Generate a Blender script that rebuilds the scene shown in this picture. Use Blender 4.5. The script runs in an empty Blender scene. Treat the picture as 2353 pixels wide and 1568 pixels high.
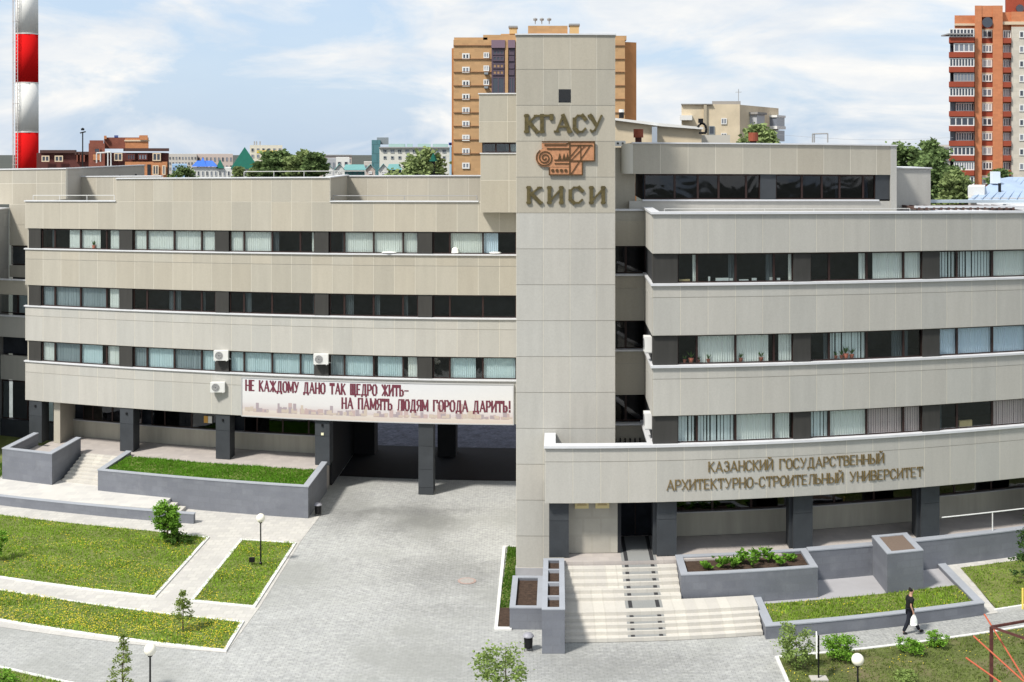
import bpy, math, random
import numpy as np
from mathutils import Vector, Matrix
random.seed(7); np.random.seed(7)
R = math.radians
scene = bpy.context.scene
COL = scene.collection
# ------------------------------------------------------------------ camera, sky, sun, exposure
EYE = 18.5            # eye height over the plaza, metres
cam_d = bpy.data.cameras.new('camera'); cam = bpy.data.objects.new('camera', cam_d); COL.objects.link(cam)
cam.location = (0, 0, EYE); cam.rotation_euler = (R(90), 0, 0)
cam_d.sensor_width = 36; cam_d.lens = 36*2870/2353; cam_d.shift_y = -439/2353
cam_d.clip_start = 0.5; cam_d.clip_end = 6000
scene.camera = cam
SUN_DIR = Vector((-0.60, -0.55, 1.0)).normalized()     # towards the sun
sun_d = bpy.data.lights.new('sun', 'SUN'); sun = bpy.data.objects.new('sun', sun_d); COL.objects.link(sun)
sun_d.energy = 2.7; sun_d.angle = R(7); sun_d.color = (1, .95, .87)
sun.rotation_euler = (-SUN_DIR).to_track_quat('-Z', 'Y').to_euler()
scene.view_settings.view_transform = 'Standard'; scene.view_settings.look = 'None'
scene.view_settings.exposure = 0.90; scene.view_settings.gamma = 1
scene.view_settings.use_curve_mapping = False
world = bpy.data.worlds.new('World'); scene.world = world; world.use_nodes = True
wn = world.node_tree; wn.nodes.clear()
def N(t, typ, **kw):
    n = t.nodes.new(typ)
    for k, v in kw.items():
        if k.startswith('_'): setattr(n, k[1:], v)
        else: n.inputs[k.replace('__', ' ')].default_value = v
    return n
def LK(t, a, b): t.links.new(a, b)
sky = N(wn, 'ShaderNodeTexSky', _sky_type='NISHITA', _sun_disc=False)
sky.sun_elevation = math.asin(SUN_DIR.z); sky.sun_rotation = math.atan2(SUN_DIR.x, SUN_DIR.y)
sky.air_density = 1.0; sky.dust_density = 1.6
skym = N(wn, 'ShaderNodeVectorMath', _operation='SCALE'); skym.inputs['Scale'].default_value = 0.085
LK(wn, sky.outputs[0], skym.inputs[0])
tc = N(wn, 'ShaderNodeTexCoord'); mp = N(wn, 'ShaderNodeMapping')
mp.inputs['Scale'].default_value = (1, 1, 3.4); mp.inputs['Rotation'].default_value = (0, R(-8), 0)
LK(wn, tc.outputs['Generated'], mp.inputs['Vector'])
n1 = N(wn, 'ShaderNodeTexNoise', Scale=4.6, Detail=10.0, Roughness=.58, Distortion=.6)
n2 = N(wn, 'ShaderNodeTexNoise', Scale=10.0, Detail=7.0, Roughness=.6, Distortion=.3)
LK(wn, mp.outputs[0], n1.inputs['Vector']); LK(wn, mp.outputs[0], n2.inputs['Vector'])
r1 = N(wn, 'ShaderNodeValToRGB'); r1.color_ramp.elements[0].position = .42; r1.color_ramp.elements[1].position = .56
LK(wn, n1.outputs[0], r1.inputs[0])
r2 = N(wn, 'ShaderNodeValToRGB'); r2.color_ramp.elements[0].position = .35; r2.color_ramp.elements[1].position = .68
r2.color_ramp.elements[0].color = (.42, .45, .485, 1); r2.color_ramp.elements[1].color = (.55, .54, .52, 1)
LK(wn, n2.outputs[0], r2.inputs[0])
blue = N(wn, 'ShaderNodeMix', _data_type='RGBA'); blue.inputs[0].default_value = .75
LK(wn, skym.outputs[0], blue.inputs['A']); blue.inputs['B'].default_value = (.31, .40, .52, 1)
mx = N(wn, 'ShaderNodeMix', _data_type='RGBA')
mr = N(wn, 'ShaderNodeMapRange'); mr.inputs['To Min'].default_value = .10; mr.inputs['To Max'].default_value = .95
LK(wn, r1.outputs[0], mr.inputs[0]); LK(wn, mr.outputs[0], mx.inputs[0])
LK(wn, blue.outputs['Result'], mx.inputs['A']); LK(wn, r2.outputs[0], mx.inputs['B'])
bg = N(wn, 'ShaderNodeBackground', Strength=1.0); wo = N(wn, 'ShaderNodeOutputWorld')
LK(wn, mx.outputs['Result'], bg.inputs[0]); LK(wn, bg.outputs[0], wo.inputs[0])
scene.render.engine = 'CYCLES'
scene.cycles.max_bounces = 6; scene.cycles.transparent_max_bounces = 12
scene.cycles.use_denoising = True
# ------------------------------------------------------------------ geometry frame
# Plans are drawn on a straight grid (X along the facades, Y away from the street). The photograph shows the long
# facades softly bowed, so the whole place is built on that bow: one gentle curve shared by ground, walls and stairs.
F, X0, YH = 2870.0, 1280.0, 345.0
def bend(x, y, z):
    th = math.atan2(x, y); r = math.hypot(x, y)
    t2 = min(((X0 + F*th - 1240)/1113)**2, 1.35)
    d = r*(1 + .018*t2)
    return ((X0 + F*th - 1176.5)/F*d, d, z - d*10*t2/F)
def plan(px, py, z=0.0):      # where a line of sight meets level z, in plan coordinates (a surveying aid)
    th = (px - X0)/F; t2 = min(((px - 1240)/1113)**2, 1.35)
    r = F*(EYE - z)/(py - YH - 10*t2)/(1 + .018*t2)
    return (r*math.sin(th), r*math.cos(th))
def far(px, py, r): return ((px - 1176.5)*r/F, r, EYE - (py - YH)*r/F)
# ------------------------------------------------------------------ materials
MATS = {}
def mat(name, col, rough=.8, var=.0, nscale=1.5, grain=.0, gscale=30, rnd=.0, metal=0, spec=.3, streak=False, bump=0, brick=None, emit=None, stain=None, col2=None, stretch=None):
    if name in MATS: return MATS[name]
    m = bpy.data.materials.new(name); m.use_nodes = True; t = m.node_tree; t.nodes.clear()
    o = N(t, 'ShaderNodeOutputMaterial'); p = N(t, 'ShaderNodeBsdfPrincipled', Roughness=rough, Metallic=metal)
    p.inputs['Specular IOR Level'].default_value = spec
    LK(t, p.outputs[0], o.inputs[0])
    g = N(t, 'ShaderNodeNewGeometry')
    c = N(t, 'ShaderNodeRGB'); c.outputs[0].default_value = (*col, 1); cur = c.outputs[0]
    pos = g.outputs['Position']
    if brick:      # (width, height, mortar darkness, plane) plane 'xy' ground or 'xz' wall
        w, h, dk, pl = brick
        mpn = N(t, 'ShaderNodeMapping'); LK(t, pos, mpn.inputs[0])
        if pl == 'xz': mpn.inputs['Rotation'].default_value = (R(-90), 0, 0)
        if pl == 'xyr': mpn.inputs['Rotation'].default_value = (0, 0, R(45))
        b = N(t, 'ShaderNodeTexBrick'); LK(t, mpn.outputs[0], b.inputs['Vector'])
        b.inputs['Color1'].default_value = (1, 1, 1, 1); b.inputs['Color2'].default_value = (.86, .86, .88, 1)
        b.inputs['Mortar'].default_value = (dk, dk, dk, 1); b.inputs['Scale'].default_value = 1
        b.inputs['Brick Width'].default_value = w; b.inputs['Row Height'].default_value = h
        b.inputs['Mortar Size'].default_value = min(w, h)*.07; b.inputs['Bias'].default_value = 0
        mm = N(t, 'ShaderNodeMix', _data_type='RGBA', _blend_type='MULTIPLY'); mm.inputs[0].default_value = 1
        LK(t, cur, mm.inputs['A']); LK(t, b.outputs[0], mm.inputs['B']); cur = mm.outputs['Result']
    def mul(fac_socket, lo, hi, cur):
        rr = N(t, 'ShaderNodeMapRange'); rr.inputs['From Min'].default_value = .3; rr.inputs['From Max'].default_value = .7
        rr.inputs['To Min'].default_value = lo; rr.inputs['To Max'].default_value = hi
        LK(t, fac_socket, rr.inputs[0])
        mm = N(t, 'ShaderNodeVectorMath', _operation='SCALE'); LK(t, cur, mm.inputs[0]); LK(t, rr.outputs[0], mm.inputs['Scale'])
        return mm.outputs[0]
    if var:
        n = N(t, 'ShaderNodeTexNoise', Scale=nscale, Detail=6.0, Roughness=.6)
        mpn = N(t, 'ShaderNodeMapping'); LK(t, pos, mpn.inputs[0]); LK(t, mpn.outputs[0], n.inputs['Vector'])
        if streak: mpn.inputs['Scale'].default_value = (3, 3, .35)
        if stretch: mpn.inputs['Scale'].default_value = stretch
        cur = mul(n.outputs[0], 1 - var, 1 + var, cur)
    if grain:
        n = N(t, 'ShaderNodeTexNoise', Scale=gscale, Detail=4.0, Roughness=.7); LK(t, pos, n.inputs['Vector'])
        cur = mul(n.outputs[0], 1 - grain, 1 + grain, cur)
    if stain:      # (scale, threshold, colour, strength)
        n = N(t, 'ShaderNodeTexNoise', Scale=stain[0], Detail=8.0, Roughness=.62); LK(t, pos, n.inputs['Vector'])
        rr = N(t, 'ShaderNodeMapRange'); rr.inputs['From Min'].default_value = stain[1]; rr.inputs['From Max'].default_value = stain[1] + .16
        rr.inputs['To Max'].default_value = stain[3]; LK(t, n.outputs[0], rr.inputs[0])
        mm = N(t, 'ShaderNodeMix', _data_type='RGBA'); LK(t, rr.outputs[0], mm.inputs[0]); LK(t, cur, mm.inputs['A'])
        mm.inputs['B'].default_value = (*stain[2], 1); cur = mm.outputs['Result']
    if rnd:
        oi = N(t, 'ShaderNodeObjectInfo'); rr = N(t, 'ShaderNodeMapRange')
        rr.inputs['To Min'].default_value = 1 - rnd; rr.inputs['To Max'].default_value = 1 + rnd
        LK(t, oi.outputs['Random'], rr.inputs[0])
        mm = N(t, 'ShaderNodeVectorMath', _operation='SCALE'); LK(t, cur, mm.inputs[0]); LK(t, rr.outputs[0], mm.inputs['Scale'])
        cur = mm.outputs[0]
        if col2:
            wnz = N(t, 'ShaderNodeTexWhiteNoise', _noise_dimensions='1D'); LK(t, oi.outputs['Random'], wnz.inputs['W'])
            m2 = N(t, 'ShaderNodeMix', _data_type='RGBA', _blend_type='MULTIPLY'); LK(t, wnz.outputs[0], m2.inputs[0])
            LK(t, cur, m2.inputs['A']); m2.inputs['B'].default_value = (*col2, 1); cur = m2.outputs['Result']
    LK(t, cur, p.inputs['Base Color'])
    if bump:
        n = N(t, 'ShaderNodeTexNoise', Scale=gscale, Detail=6.0); LK(t, pos, n.inputs['Vector'])
        b = N(t, 'ShaderNodeBump', Strength=bump, Distance=.02); LK(t, n.outputs[0], b.inputs['Height']); LK(t, b.outputs[0], p.inputs['Normal'])
    MATS[name] = m
    return m
def leafmat(name, col, var=.35, scale=2.0, trans=.3):
    if name in MATS: return MATS[name]
    m = bpy.data.materials.new(name); m.use_nodes = True; t = m.node_tree; t.nodes.clear()
    o = N(t, 'ShaderNodeOutputMaterial'); g = N(t, 'ShaderNodeNewGeometry')
    n = N(t, 'ShaderNodeTexNoise', Scale=scale, Detail=3.0); LK(t, g.outputs['Position'], n.inputs['Vector'])
    a = N(t, 'ShaderNodeMath', _operation='MULTIPLY_ADD'); LK(t, n.outputs[0], a.inputs[0]); a.inputs[1].default_value = .8
    b = N(t, 'ShaderNodeMath', _operation='MULTIPLY'); LK(t, g.outputs['Random Per Island'], b.inputs[0]); b.inputs[1].default_value = .5
    LK(t, b.outputs[0], a.inputs[2])
    rp = N(t, 'ShaderNodeMapRange'); rp.inputs['From Min'].default_value = .25; rp.inputs['From Max'].default_value = 1.0
    rp.inputs['To Min'].default_value = 1 - var; rp.inputs['To Max'].default_value = 1 + var; LK(t, a.outputs[0], rp.inputs[0])
    c = N(t, 'ShaderNodeVectorMath', _operation='SCALE'); c.inputs[0].default_value = col; LK(t, rp.outputs[0], c.inputs['Scale'])
    d = N(t, 'ShaderNodeBsdfDiffuse'); tr = N(t, 'ShaderNodeBsdfTranslucent'); mxs = N(t, 'ShaderNodeMixShader'); mxs.inputs[0].default_value = trans
    LK(t, c.outputs[0], d.inputs[0]); LK(t, c.outputs[0], tr.inputs[0]); LK(t, d.outputs[0], mxs.inputs[1]); LK(t, tr.outputs[0], mxs.inputs[2])
    LK(t, mxs.outputs[0], o.inputs[0]); MATS[name] = m
    return m
def glassmat(name, tint=(.93, .965, .965), refl=.055):
    if name in MATS: return MATS[name]
    m = bpy.data.materials.new(name); m.use_nodes = True; t = m.node_tree; t.nodes.clear()
    o = N(t, 'ShaderNodeOutputMaterial'); tr = N(t, 'ShaderNodeBsdfTransparent'); tr.inputs[0].default_value = (*tint, 1)
    gl = N(t, 'ShaderNodeBsdfGlossy', Roughness=.03); mxs = N(t, 'ShaderNodeMixShader'); g = N(t, 'ShaderNodeNewGeometry')
    nz = N(t, 'ShaderNodeTexNoise', Scale=.55, Detail=2.0, Roughness=.5, Distortion=1.0); LK(t, g.outputs['Position'], nz.inputs['Vector'])
    bp_ = N(t, 'ShaderNodeBump', Strength=1.0, Distance=.008); LK(t, nz.outputs[0], bp_.inputs['Height']); LK(t, bp_.outputs[0], gl.inputs['Normal'])
    lw = N(t, 'ShaderNodeLayerWeight', Blend=.25); rr = N(t, 'ShaderNodeMapRange')
    rr.inputs['To Min'].default_value = refl; rr.inputs['To Max'].default_value = .5
    LK(t, lw.outputs['Fresnel'], rr.inputs[0]); LK(t, rr.outputs[0], mxs.inputs[0])
    LK(t, tr.outputs[0], mxs.inputs[1]); LK(t, gl.outputs[0], mxs.inputs[2]); LK(t, mxs.outputs[0], o.inputs[0])
    MATS[name] = m
    return m
PANEL = mat('stone_cladding', (.405, .372, .305), .85, var=.045, nscale=.9, grain=.05, gscale=14, rnd=.06, streak=True, bump=.15, col2=(.94, .965, 1.0))
PANELW = mat('stone_cladding_weathered', (.43, .415, .378), .85, var=.05, nscale=.8, grain=.05, gscale=14, rnd=.04, streak=True, bump=.15, col2=(.96, .98, 1.0))
JOINT = mat('pale_joint', (.60, .57, .49), .9, grain=.06)
SEAM = mat('dark_seam', (.20, .19, .165), .9)
COPING = mat('white_flashing', (.60, .61, .63), .45, var=.05, nscale=2)
DARKST = mat('dark_grey_stone', (.042, .047, .053), .55, var=.15, nscale=1.2, grain=.1, rnd=.08)
PIERM = mat('charcoal_pier', (.040, .039, .036), .7, var=.12, nscale=1.5, rnd=.06, streak=True)
FRAME = mat('brown_window_frame', (.028, .014, .012), .5)
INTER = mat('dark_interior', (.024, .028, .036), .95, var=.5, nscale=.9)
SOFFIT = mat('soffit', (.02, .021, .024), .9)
GREYW = mat('grey_planter_tiles', (.168, .178, .202), .7, var=.08, nscale=1.1, grain=.06, gscale=18, brick=(.6, .3, .91, 'xz'), stain=(.9, .56, (.24, .25, .27), .45))
GREYC = mat('grey_planter_coping', (.32, .34, .375), .7, var=.06, nscale=1.5, grain=.05)
PAVE = mat('plaza_pavers', (.41, .415, .40), .9, var=.10, nscale=.3, grain=.20, gscale=5, brick=(.26, .13, .60, 'xy'), stain=(.15, .47, (.25, .255, .24), .7))
PAVEP = mat('pale_slab_paving', (.50, .485, .45), .9, var=.08, nscale=.5, grain=.06, gscale=9, brick=(.4, .4, .86, 'xy'))
PAVED = mat('grey_fine_pavers', (.35, .355, .34), .9, var=.06, nscale=.5, grain=.3, gscale=9, brick=(.2, .1, .7, 'xyr'))
STEPM = mat('cream_granite', (.56, .535, .48), .75, var=.05, nscale=1.0, grain=.05, gscale=12, brick=(.45, 5, .88, 'xy'))
PODM = mat('pink_granite_floor', (.46, .42, .39), .6, var=.05, nscale=1.0, grain=.05, brick=(.45, .45, .9, 'xy'))
KERB = mat('white_kerb', (.66, .66, .64), .85, var=.08, nscale=3)
SOIL = mat('soil', (.055, .035, .024), 1, var=.4, nscale=6, grain=.5, gscale=25)
TURF = mat('turf_soil', (.14, .165, .045), 1, var=.3, nscale=.9, grain=.5, gscale=16, stain=(.45, .55, (.12, .10, .05), .6))
TURF2 = mat('worn_turf', (.10, .12, .035), 1, var=.3, nscale=.9, grain=.5, gscale=16, stain=(.35, .47, (.16, .13, .075), .8))
BLACK = mat('black_metal', (.008, .008, .009), .45)
WHITE = mat('white_paint', (.70, .70, .68), .5)
GLASS = glassmat('window_glass')
GLASSD = glassmat('tinted_glass', (.3, .33, .38), .05)
CURT = {'W': mat('white_curtain', (.90, .89, .84), .9), 'B': mat('blue_blind', (.68, .78, .80), .9), 'G': mat('grey_sheer', (.36, .40, .42), .9),
        'R': mat('pink_blind', (.72, .56, .54), .9), 'S': mat('slatted_blind', (.82, .86, .85), .9), 'V': mat('violet_sheer', (.74, .82, .92), .9), 'N': mat('dim_curtain', (.10, .115, .125), .9)}
# ------------------------------------------------------------------ mesh builder
class MB:
    def __init__(s): s.v = []; s.f = []; s.m = []
    def add(s, vs, fs, mi=0):
        o = len(s.v); s.v += vs; s.f += [tuple(i + o for i in f) for f in fs]; s.m += [mi]*len(fs)
    def box(s, x0, x1, y0, y1, z0, z1, mi=0, seg=1.0):
        nx = max(1, int(math.ceil((x1 - x0)/seg))); ny = max(1, int(math.ceil((y1 - y0)/(seg*3.5))))
        xs = [x0 + (x1 - x0)*i/nx for i in range(nx + 1)]; ys = [y0 + (y1 - y0)*j/ny for j in range(ny + 1)]
        vs = []; idx = {}
        for k, z in enumerate((z0, z1)):
            for i, x in enumerate(xs):
                for j, y in enumerate(ys): idx[i, j, k] = len(vs); vs.append((x, y, z))
        fs = []
        for i in range(nx):
            for j in range(ny):
                fs.append((idx[i, j, 0], idx[i, j+1, 0], idx[i+1, j+1, 0], idx[i+1, j, 0]))
                fs.append((idx[i, j, 1], idx[i+1, j, 1], idx[i+1, j+1, 1], idx[i, j+1, 1]))
            fs.append((idx[i, 0, 0], idx[i+1, 0, 0], idx[i+1, 0, 1], idx[i, 0, 1]))
            fs.append((idx[i+1, ny, 0], idx[i, ny, 0], idx[i, ny, 1], idx[i+1, ny, 1]))
        for j in range(ny):
            fs.append((idx[0, j+1, 0], idx[0, j, 0], idx[0, j, 1], idx[0, j+1, 1]))
            fs.append((idx[nx, j, 0], idx[nx, j+1, 0], idx[nx, j+1, 1], idx[nx, j, 1]))
        s.add(vs, fs, mi); return s
    def prism(s, pts, z0, z1, mi=0):      # pts counter-clockwise seen from above; z0/z1 numbers or per-point lists
        n = len(pts); a = z0 if hasattr(z0, '__len__') else [z0]*n; b = z1 if hasattr(z1, '__len__') else [z1]*n
        vs = [(p[0], p[1], a[i]) for i, p in enumerate(pts)] + [(p[0], p[1], b[i]) for i, p in enumerate(pts)]
        fs = [tuple(range(n))[::-1], tuple(range(n, 2*n))] + [(i, (i+1) % n, n + (i+1) % n, n + i) for i in range(n)]
        s.add(vs, fs, mi); return s
    def tube(s, p, q, r, r2=None, n=8, mi=0, cap=True):
        p = Vector(p); q = Vector(q); d = (q - p).normalized(); r2 = r if r2 is None else r2
        a = d.orthogonal().normalized(); b = d.cross(a)
        vs = [tuple(p + (a*math.cos(2*math.pi*i/n) + b*math.sin(2*math.pi*i/n))*r) for i in range(n)] + \
             [tuple(q + (a*math.cos(2*math.pi*i/n) + b*math.sin(2*math.pi*i/n))*r2) for i in range(n)]
        fs = [(i, (i+1) % n, n + (i+1) % n, n + i) for i in range(n)]
        if cap: fs += [tuple(range(n))[::-1], tuple(range(n, 2*n))]
        s.add(vs, fs, mi); return s
    def lathe(s, c, prof, n=20, mi=0):    # prof: (radius, z)
        vs = []; fs = []
        for r, z in prof:
            for i in range(n): a = 2*math.pi*i/n; vs.append((c[0] + r*math.cos(a), c[1] + r*math.sin(a), c[2] + z))
        for k in range(len(prof) - 1):
            for i in range(n): fs.append((k*n + i, k*n + (i+1) % n, (k+1)*n + (i+1) % n, (k+1)*n + i))
        fs.append(tuple(range(n))[::-1]); fs.append(tuple(range((len(prof)-1)*n, len(prof)*n)))
        s.add(vs, fs, mi); return s
    def build(s, name, mats, parent=None, warp=True, smooth=False, origin=None, **props):
        vs = [bend(*v) for v in s.v] if warp else s.v
        a = np.array(vs, dtype=float)
        if origin is None: origin = ((a[:, 0].min() + a[:, 0].max())/2, (a[:, 1].min() + a[:, 1].max())/2, a[:, 2].min())
        og = np.array(origin)
        me = bpy.data.meshes.new(name); me.from_pydata((a - og).tolist(), [], s.f)
        if not isinstance(mats, (list, tuple)): mats = [mats]
        for m in mats: me.materials.append(m)
        if len(mats) > 1: me.polygons.foreach_set('material_index', s.m)
        if smooth: me.polygons.foreach_set('use_smooth', [True]*len(s.f))
        me.update()
        o = bpy.data.objects.new(name, me); COL.objects.link(o)
        o.location = og
        if parent is not None:
            o.parent = parent; w = Vector(wloc(parent)); o.location = Vector(og) - w
        for k, v in props.items(): o[k] = v
        return o
def wloc(o):
    l = Vector((0, 0, 0))
    while o is not None: l += Vector(o.location); o = o.parent
    return l
def thing(name, label, category, loc, group=None, warp=True):
    o = bpy.data.objects.new(name, None); COL.objects.link(o); o.empty_display_size = .2
    o.location = bend(*loc) if warp else loc
    o['label'] = label; o['category'] = category
    if group: o['group'] = group
    return o
def tag(o, label, category, group=None):
    o['label'] = label; o['category'] = category
    if group: o['group'] = group
    return o
def copy_tree(o, parent=None):
    c = o.copy(); COL.objects.link(c); c.parent = parent
    for ch in o.children: copy_tree(ch, c)
    return c
def B(x0, x1, y0, y1, z0, z1, name, m, parent=None, **kw): return MB().box(x0, x1, y0, y1, z0, z1).build(name, m, parent, **kw)
def S(o): o['kind'] = 'structure'; return o
# ------------------------------------------------------------------ facade pieces
def panels(parent, x0, x1, yf, z0, z1, pitch, rows=(1.0,), m=PANEL, gap=.026, proud=.005, start=None):
    """Cladding slabs on a wall that faces the street; rows = heights as fractions from the top."""
    z = z1
    for fr in rows:
        h = (z1 - z0)*fr; zb = z - h
        x = x0 if start is None else start
        while x < x1 - .05:
            xe = min(x + pitch, x1)
            if x1 - xe < .25: xe = x1
            d = random.uniform(-.0012, .0012)
            B(max(x, x0) + gap/2, xe - gap/2, yf - proud + d, yf + .002, zb + gap/2, z - gap/2, 'cladding_panel', m, parent)
            x = xe
        if zb > z0 + .05: B(x0, x1, yf - proud - .001, yf + .003, zb - .006, zb + .006, 'seam', SEAM, parent)
        z = zb
def curtain(x0, x1, y, z0, z1, kind, parent):
    mb = MB(); w = .10 if kind != 'S' else .13
    n = max(2, int((x1 - x0)/w)); amp = .025
    if kind in ('S', 'R'):          # hanging slats with gaps
        for i in range(n):
            a = x0 + (x1 - x0)*i/n; ww = (x1 - x0)/n*(.80 if kind == 'R' else random.choice((.55, .75, .92)))
            mb.box(a, a + ww, y + random.uniform(-.02, .02), y + .024, z0, z1)
    else:
        vs = []; fs = []
        for i in range(n*2 + 1):
            a = x0 + (x1 - x0)*i/(2*n); yy = y + (amp if i % 2 else -amp)*random.uniform(.4, 1.2)
            vs += [(a, yy, z0), (a, yy, z1)]
            if i: fs.append((2*i - 2, 2*i, 2*i + 1, 2*i - 1))
        mb.add(vs, fs)
    return mb.build('curtain' if kind not in 'SRB' else 'blind', CURT[kind], parent)
def potplant(x, y, z, parent, s=1.0):
    mb = MB(); mb.lathe((x, y, z), [(.05*s, 0), (.075*s, .11*s)], 8, 1)
    for i in range(14):
        a = random.uniform(0, 6.28); l = random.uniform(.08, .22)*s; w = .02*s
        p = Vector((x, y, z + .11*s)); q = p + Vector((math.cos(a)*l*.7, math.sin(a)*l*.3, l)); n = Vector((-math.sin(a), math.cos(a), 0))*w
        mb.add([tuple(p), tuple((p + q)/2 + n), tuple(q), tuple((p + q)/2 - n)], [(0, 1, 2, 3)], 0)
    return mb.build('pot_plant', [leafmat('house_plant', (.08, .16, .04)), mat('terracotta', (.35, .12, .08))], parent)
def window(parent, x0, x1, yf, z0, z1, pat, lites=(.5, 1, 1, .5), glass=None, plants='', fw=.045, half=None):
    tot = sum(lites); fr = MB(); y0, y1 = yf, yf + .07
    fr.box(x0, x1, y0, y1, z0, z0 + .05); fr.box(x0, x1, y0, y1, z1 - .07, z1)
    xs = [x0]; a = x0
    for l in lites: a += (x1 - x0)*l/tot; xs.append(a)
    for i, xx in enumerate(xs):
        w = fw if 0 < i < len(xs) - 1 else fw*.8
        fr.box(max(x0, xx - w), min(x1, xx + w), y0 + .002, y1 - .002, z0 + .05, z1 - .07)
    wo_ = fr.build('window', FRAME, parent)
    for i, ch in enumerate(pat):
        a, b = xs[i] + fw, xs[i+1] - fw
        B(a, b, yf + .03, yf + .038, z0 + .05, z1 - .07, 'pane', glass or GLASS, wo_)
        c, d = a, b
        if ch == 'H': ch, c = 'W', a + (b - a)*.55
        elif ch == 'h': ch, d = 'V', a + (b - a)*.45
        elif ch == 'e': ch, c = 'W', b - (b - a)*.18
        if ch in 'WB' and random.random() < .35 and pat[i] == ch:      # drawn back a little
            g_ = (b - a)*random.uniform(.08, .3)
            if random.random() < .5: c = a + g_
            else: d = b - g_
        if ch == 'D' and glass is None and random.random() < .6:       # a dim drawn curtain or shelf inside a dark room
            w_ = (b - a)*random.uniform(.12, .3)
            if random.random() < .5: c, d = a, a + w_
            else: c, d = b - w_, b
            ch = 'N'
        if ch in CURT: curtain(c, d, yf + .17, z0 + .03, z1 - .05, ch, wo_)
    for ch in plants: pass
    return wo_
def coping(parent, x0, x1, y0, y1, z, t=.075, m=COPING, name='coping'):
    return B(x0, x1, y0, y1, z, z + t, name, m, parent)
# common levels above the plaza
SILL = [12.86, 9.45, 6.16]; HEAD = [14.12, 10.74, 7.43]; BOT = 3.87
# ================================================================== GROUND
def sheet(name, pts, z, m, thick=.05, n=1):
    """ground polygon, cut into strips along X so that it follows the bow"""
    x0 = min(p[0] for p in pts); x1 = max(p[0] for p in pts); k = max(1, int((x1 - x0)/1.25)); mb = MB()
    def clip(poly, xa, keep):
        out = []
        for i in range(len(poly)):
            p, q = poly[i], poly[(i+1) % len(poly)]; pi, qi = keep*(p[0] - xa) >= 0, keep*(q[0] - xa) >= 0
            if pi: out.append(p)
            if pi != qi:
                t = (xa - p[0])/(q[0] - p[0]); out.append(tuple(p[j] + t*(q[j] - p[j]) for j in range(len(p))))
        return out
    pts = [tuple(p) + ((z,) if len(p) == 2 else ()) for p in pts]
    for i in range(k):
        poly = clip(clip(pts, x0 + (x1 - x0)*i/k, 1), x0 + (x1 - x0)*(i+1)/k, -1)
        if len(poly) > 2: mb.add([tuple(p) for p in poly], [tuple(range(len(poly)))])
    return mb.build(name, m)
def rect(x0, x1, y0, y1): return [(x0, y0), (x1, y0), (x1, y1), (x0, y1)]
mbg = MB()
xs = np.linspace(-75, 75, 121); ys = np.linspace(26, 100, 26)
mbg.add([(x, y, -.016) for x in xs for y in ys], [(i*26 + j, (i+1)*26 + j, (i+1)*26 + j + 1, i*26 + j + 1) for i in range(120) for j in range(25)])
S(mbg.build('plaza_paving', PAVE))
def worn(m, spots):      # trafficked, dirtier areas of the yard
    t = m.node_tree; p = [n for n in t.nodes if n.type == 'BSDF_PRINCIPLED'][0]; cur = p.inputs['Base Color'].links[0].from_socket
    g = N(t, 'ShaderNodeNewGeometry'); nz = N(t, 'ShaderNodeTexNoise', Scale=.5, Detail=7.0, Roughness=.65); LK(t, g.outputs['Position'], nz.inputs['Vector'])
    for (x, y, rx, ry, k) in spots:
        c = bend(x, y, 0); mpn = N(t, 'ShaderNodeMapping', _vector_type='TEXTURE'); mpn.inputs['Location'].default_value = c; mpn.inputs['Scale'].default_value = (rx, ry, 50)
        LK(t, g.outputs['Position'], mpn.inputs[0]); ln = N(t, 'ShaderNodeVectorMath', _operation='LENGTH'); LK(t, mpn.outputs[0], ln.inputs[0])
        ad = N(t, 'ShaderNodeMath', _operation='MULTIPLY_ADD'); LK(t, nz.outputs[0], ad.inputs[0]); ad.inputs[1].default_value = 1.5; LK(t, ln.outputs['Value'], ad.inputs[2])
        rr = N(t, 'ShaderNodeMapRange', _interpolation_type='SMOOTHSTEP'); rr.inputs['From Min'].default_value = .8; rr.inputs['From Max'].default_value = 1.9
        rr.inputs['To Min'].default_value = k; rr.inputs['To Max'].default_value = 1; LK(t, ad.outputs[0], rr.inputs[0])
        sc = N(t, 'ShaderNodeVectorMath', _operation='SCALE'); LK(t, cur, sc.inputs[0]); LK(t, rr.outputs[0], sc.inputs['Scale']); cur = sc.outputs[0]
    LK(t, cur, p.inputs['Base Color'])
q1, q2, q3, q4 = plan(960, 1190), plan(1030, 1320), plan(1390, 1530), plan(800, 1180)
worn(PAVE, [(*q1, 3.0, 5.0, .62), (*q2, 3.6, 3.6, .66), (*q3, 7.0, 2.4, .74), (*q4, 1.8, 4.4, .72), (-4.8, 50.0, 3.5, 1.1, .86), (-8, 63.5, 6, .9, .82)])
me = MB(); me.add([(-4000, -500, -2.0), (4000, -500, -2.0), (4000, 5000, -2.0), (-4000, 5000, -2.0)], [(0, 1, 2, 3)])
S(me.build('ground', mat('town_ground', (.055, .06, .05), 1, var=.3, nscale=.02), warp=False))
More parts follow.
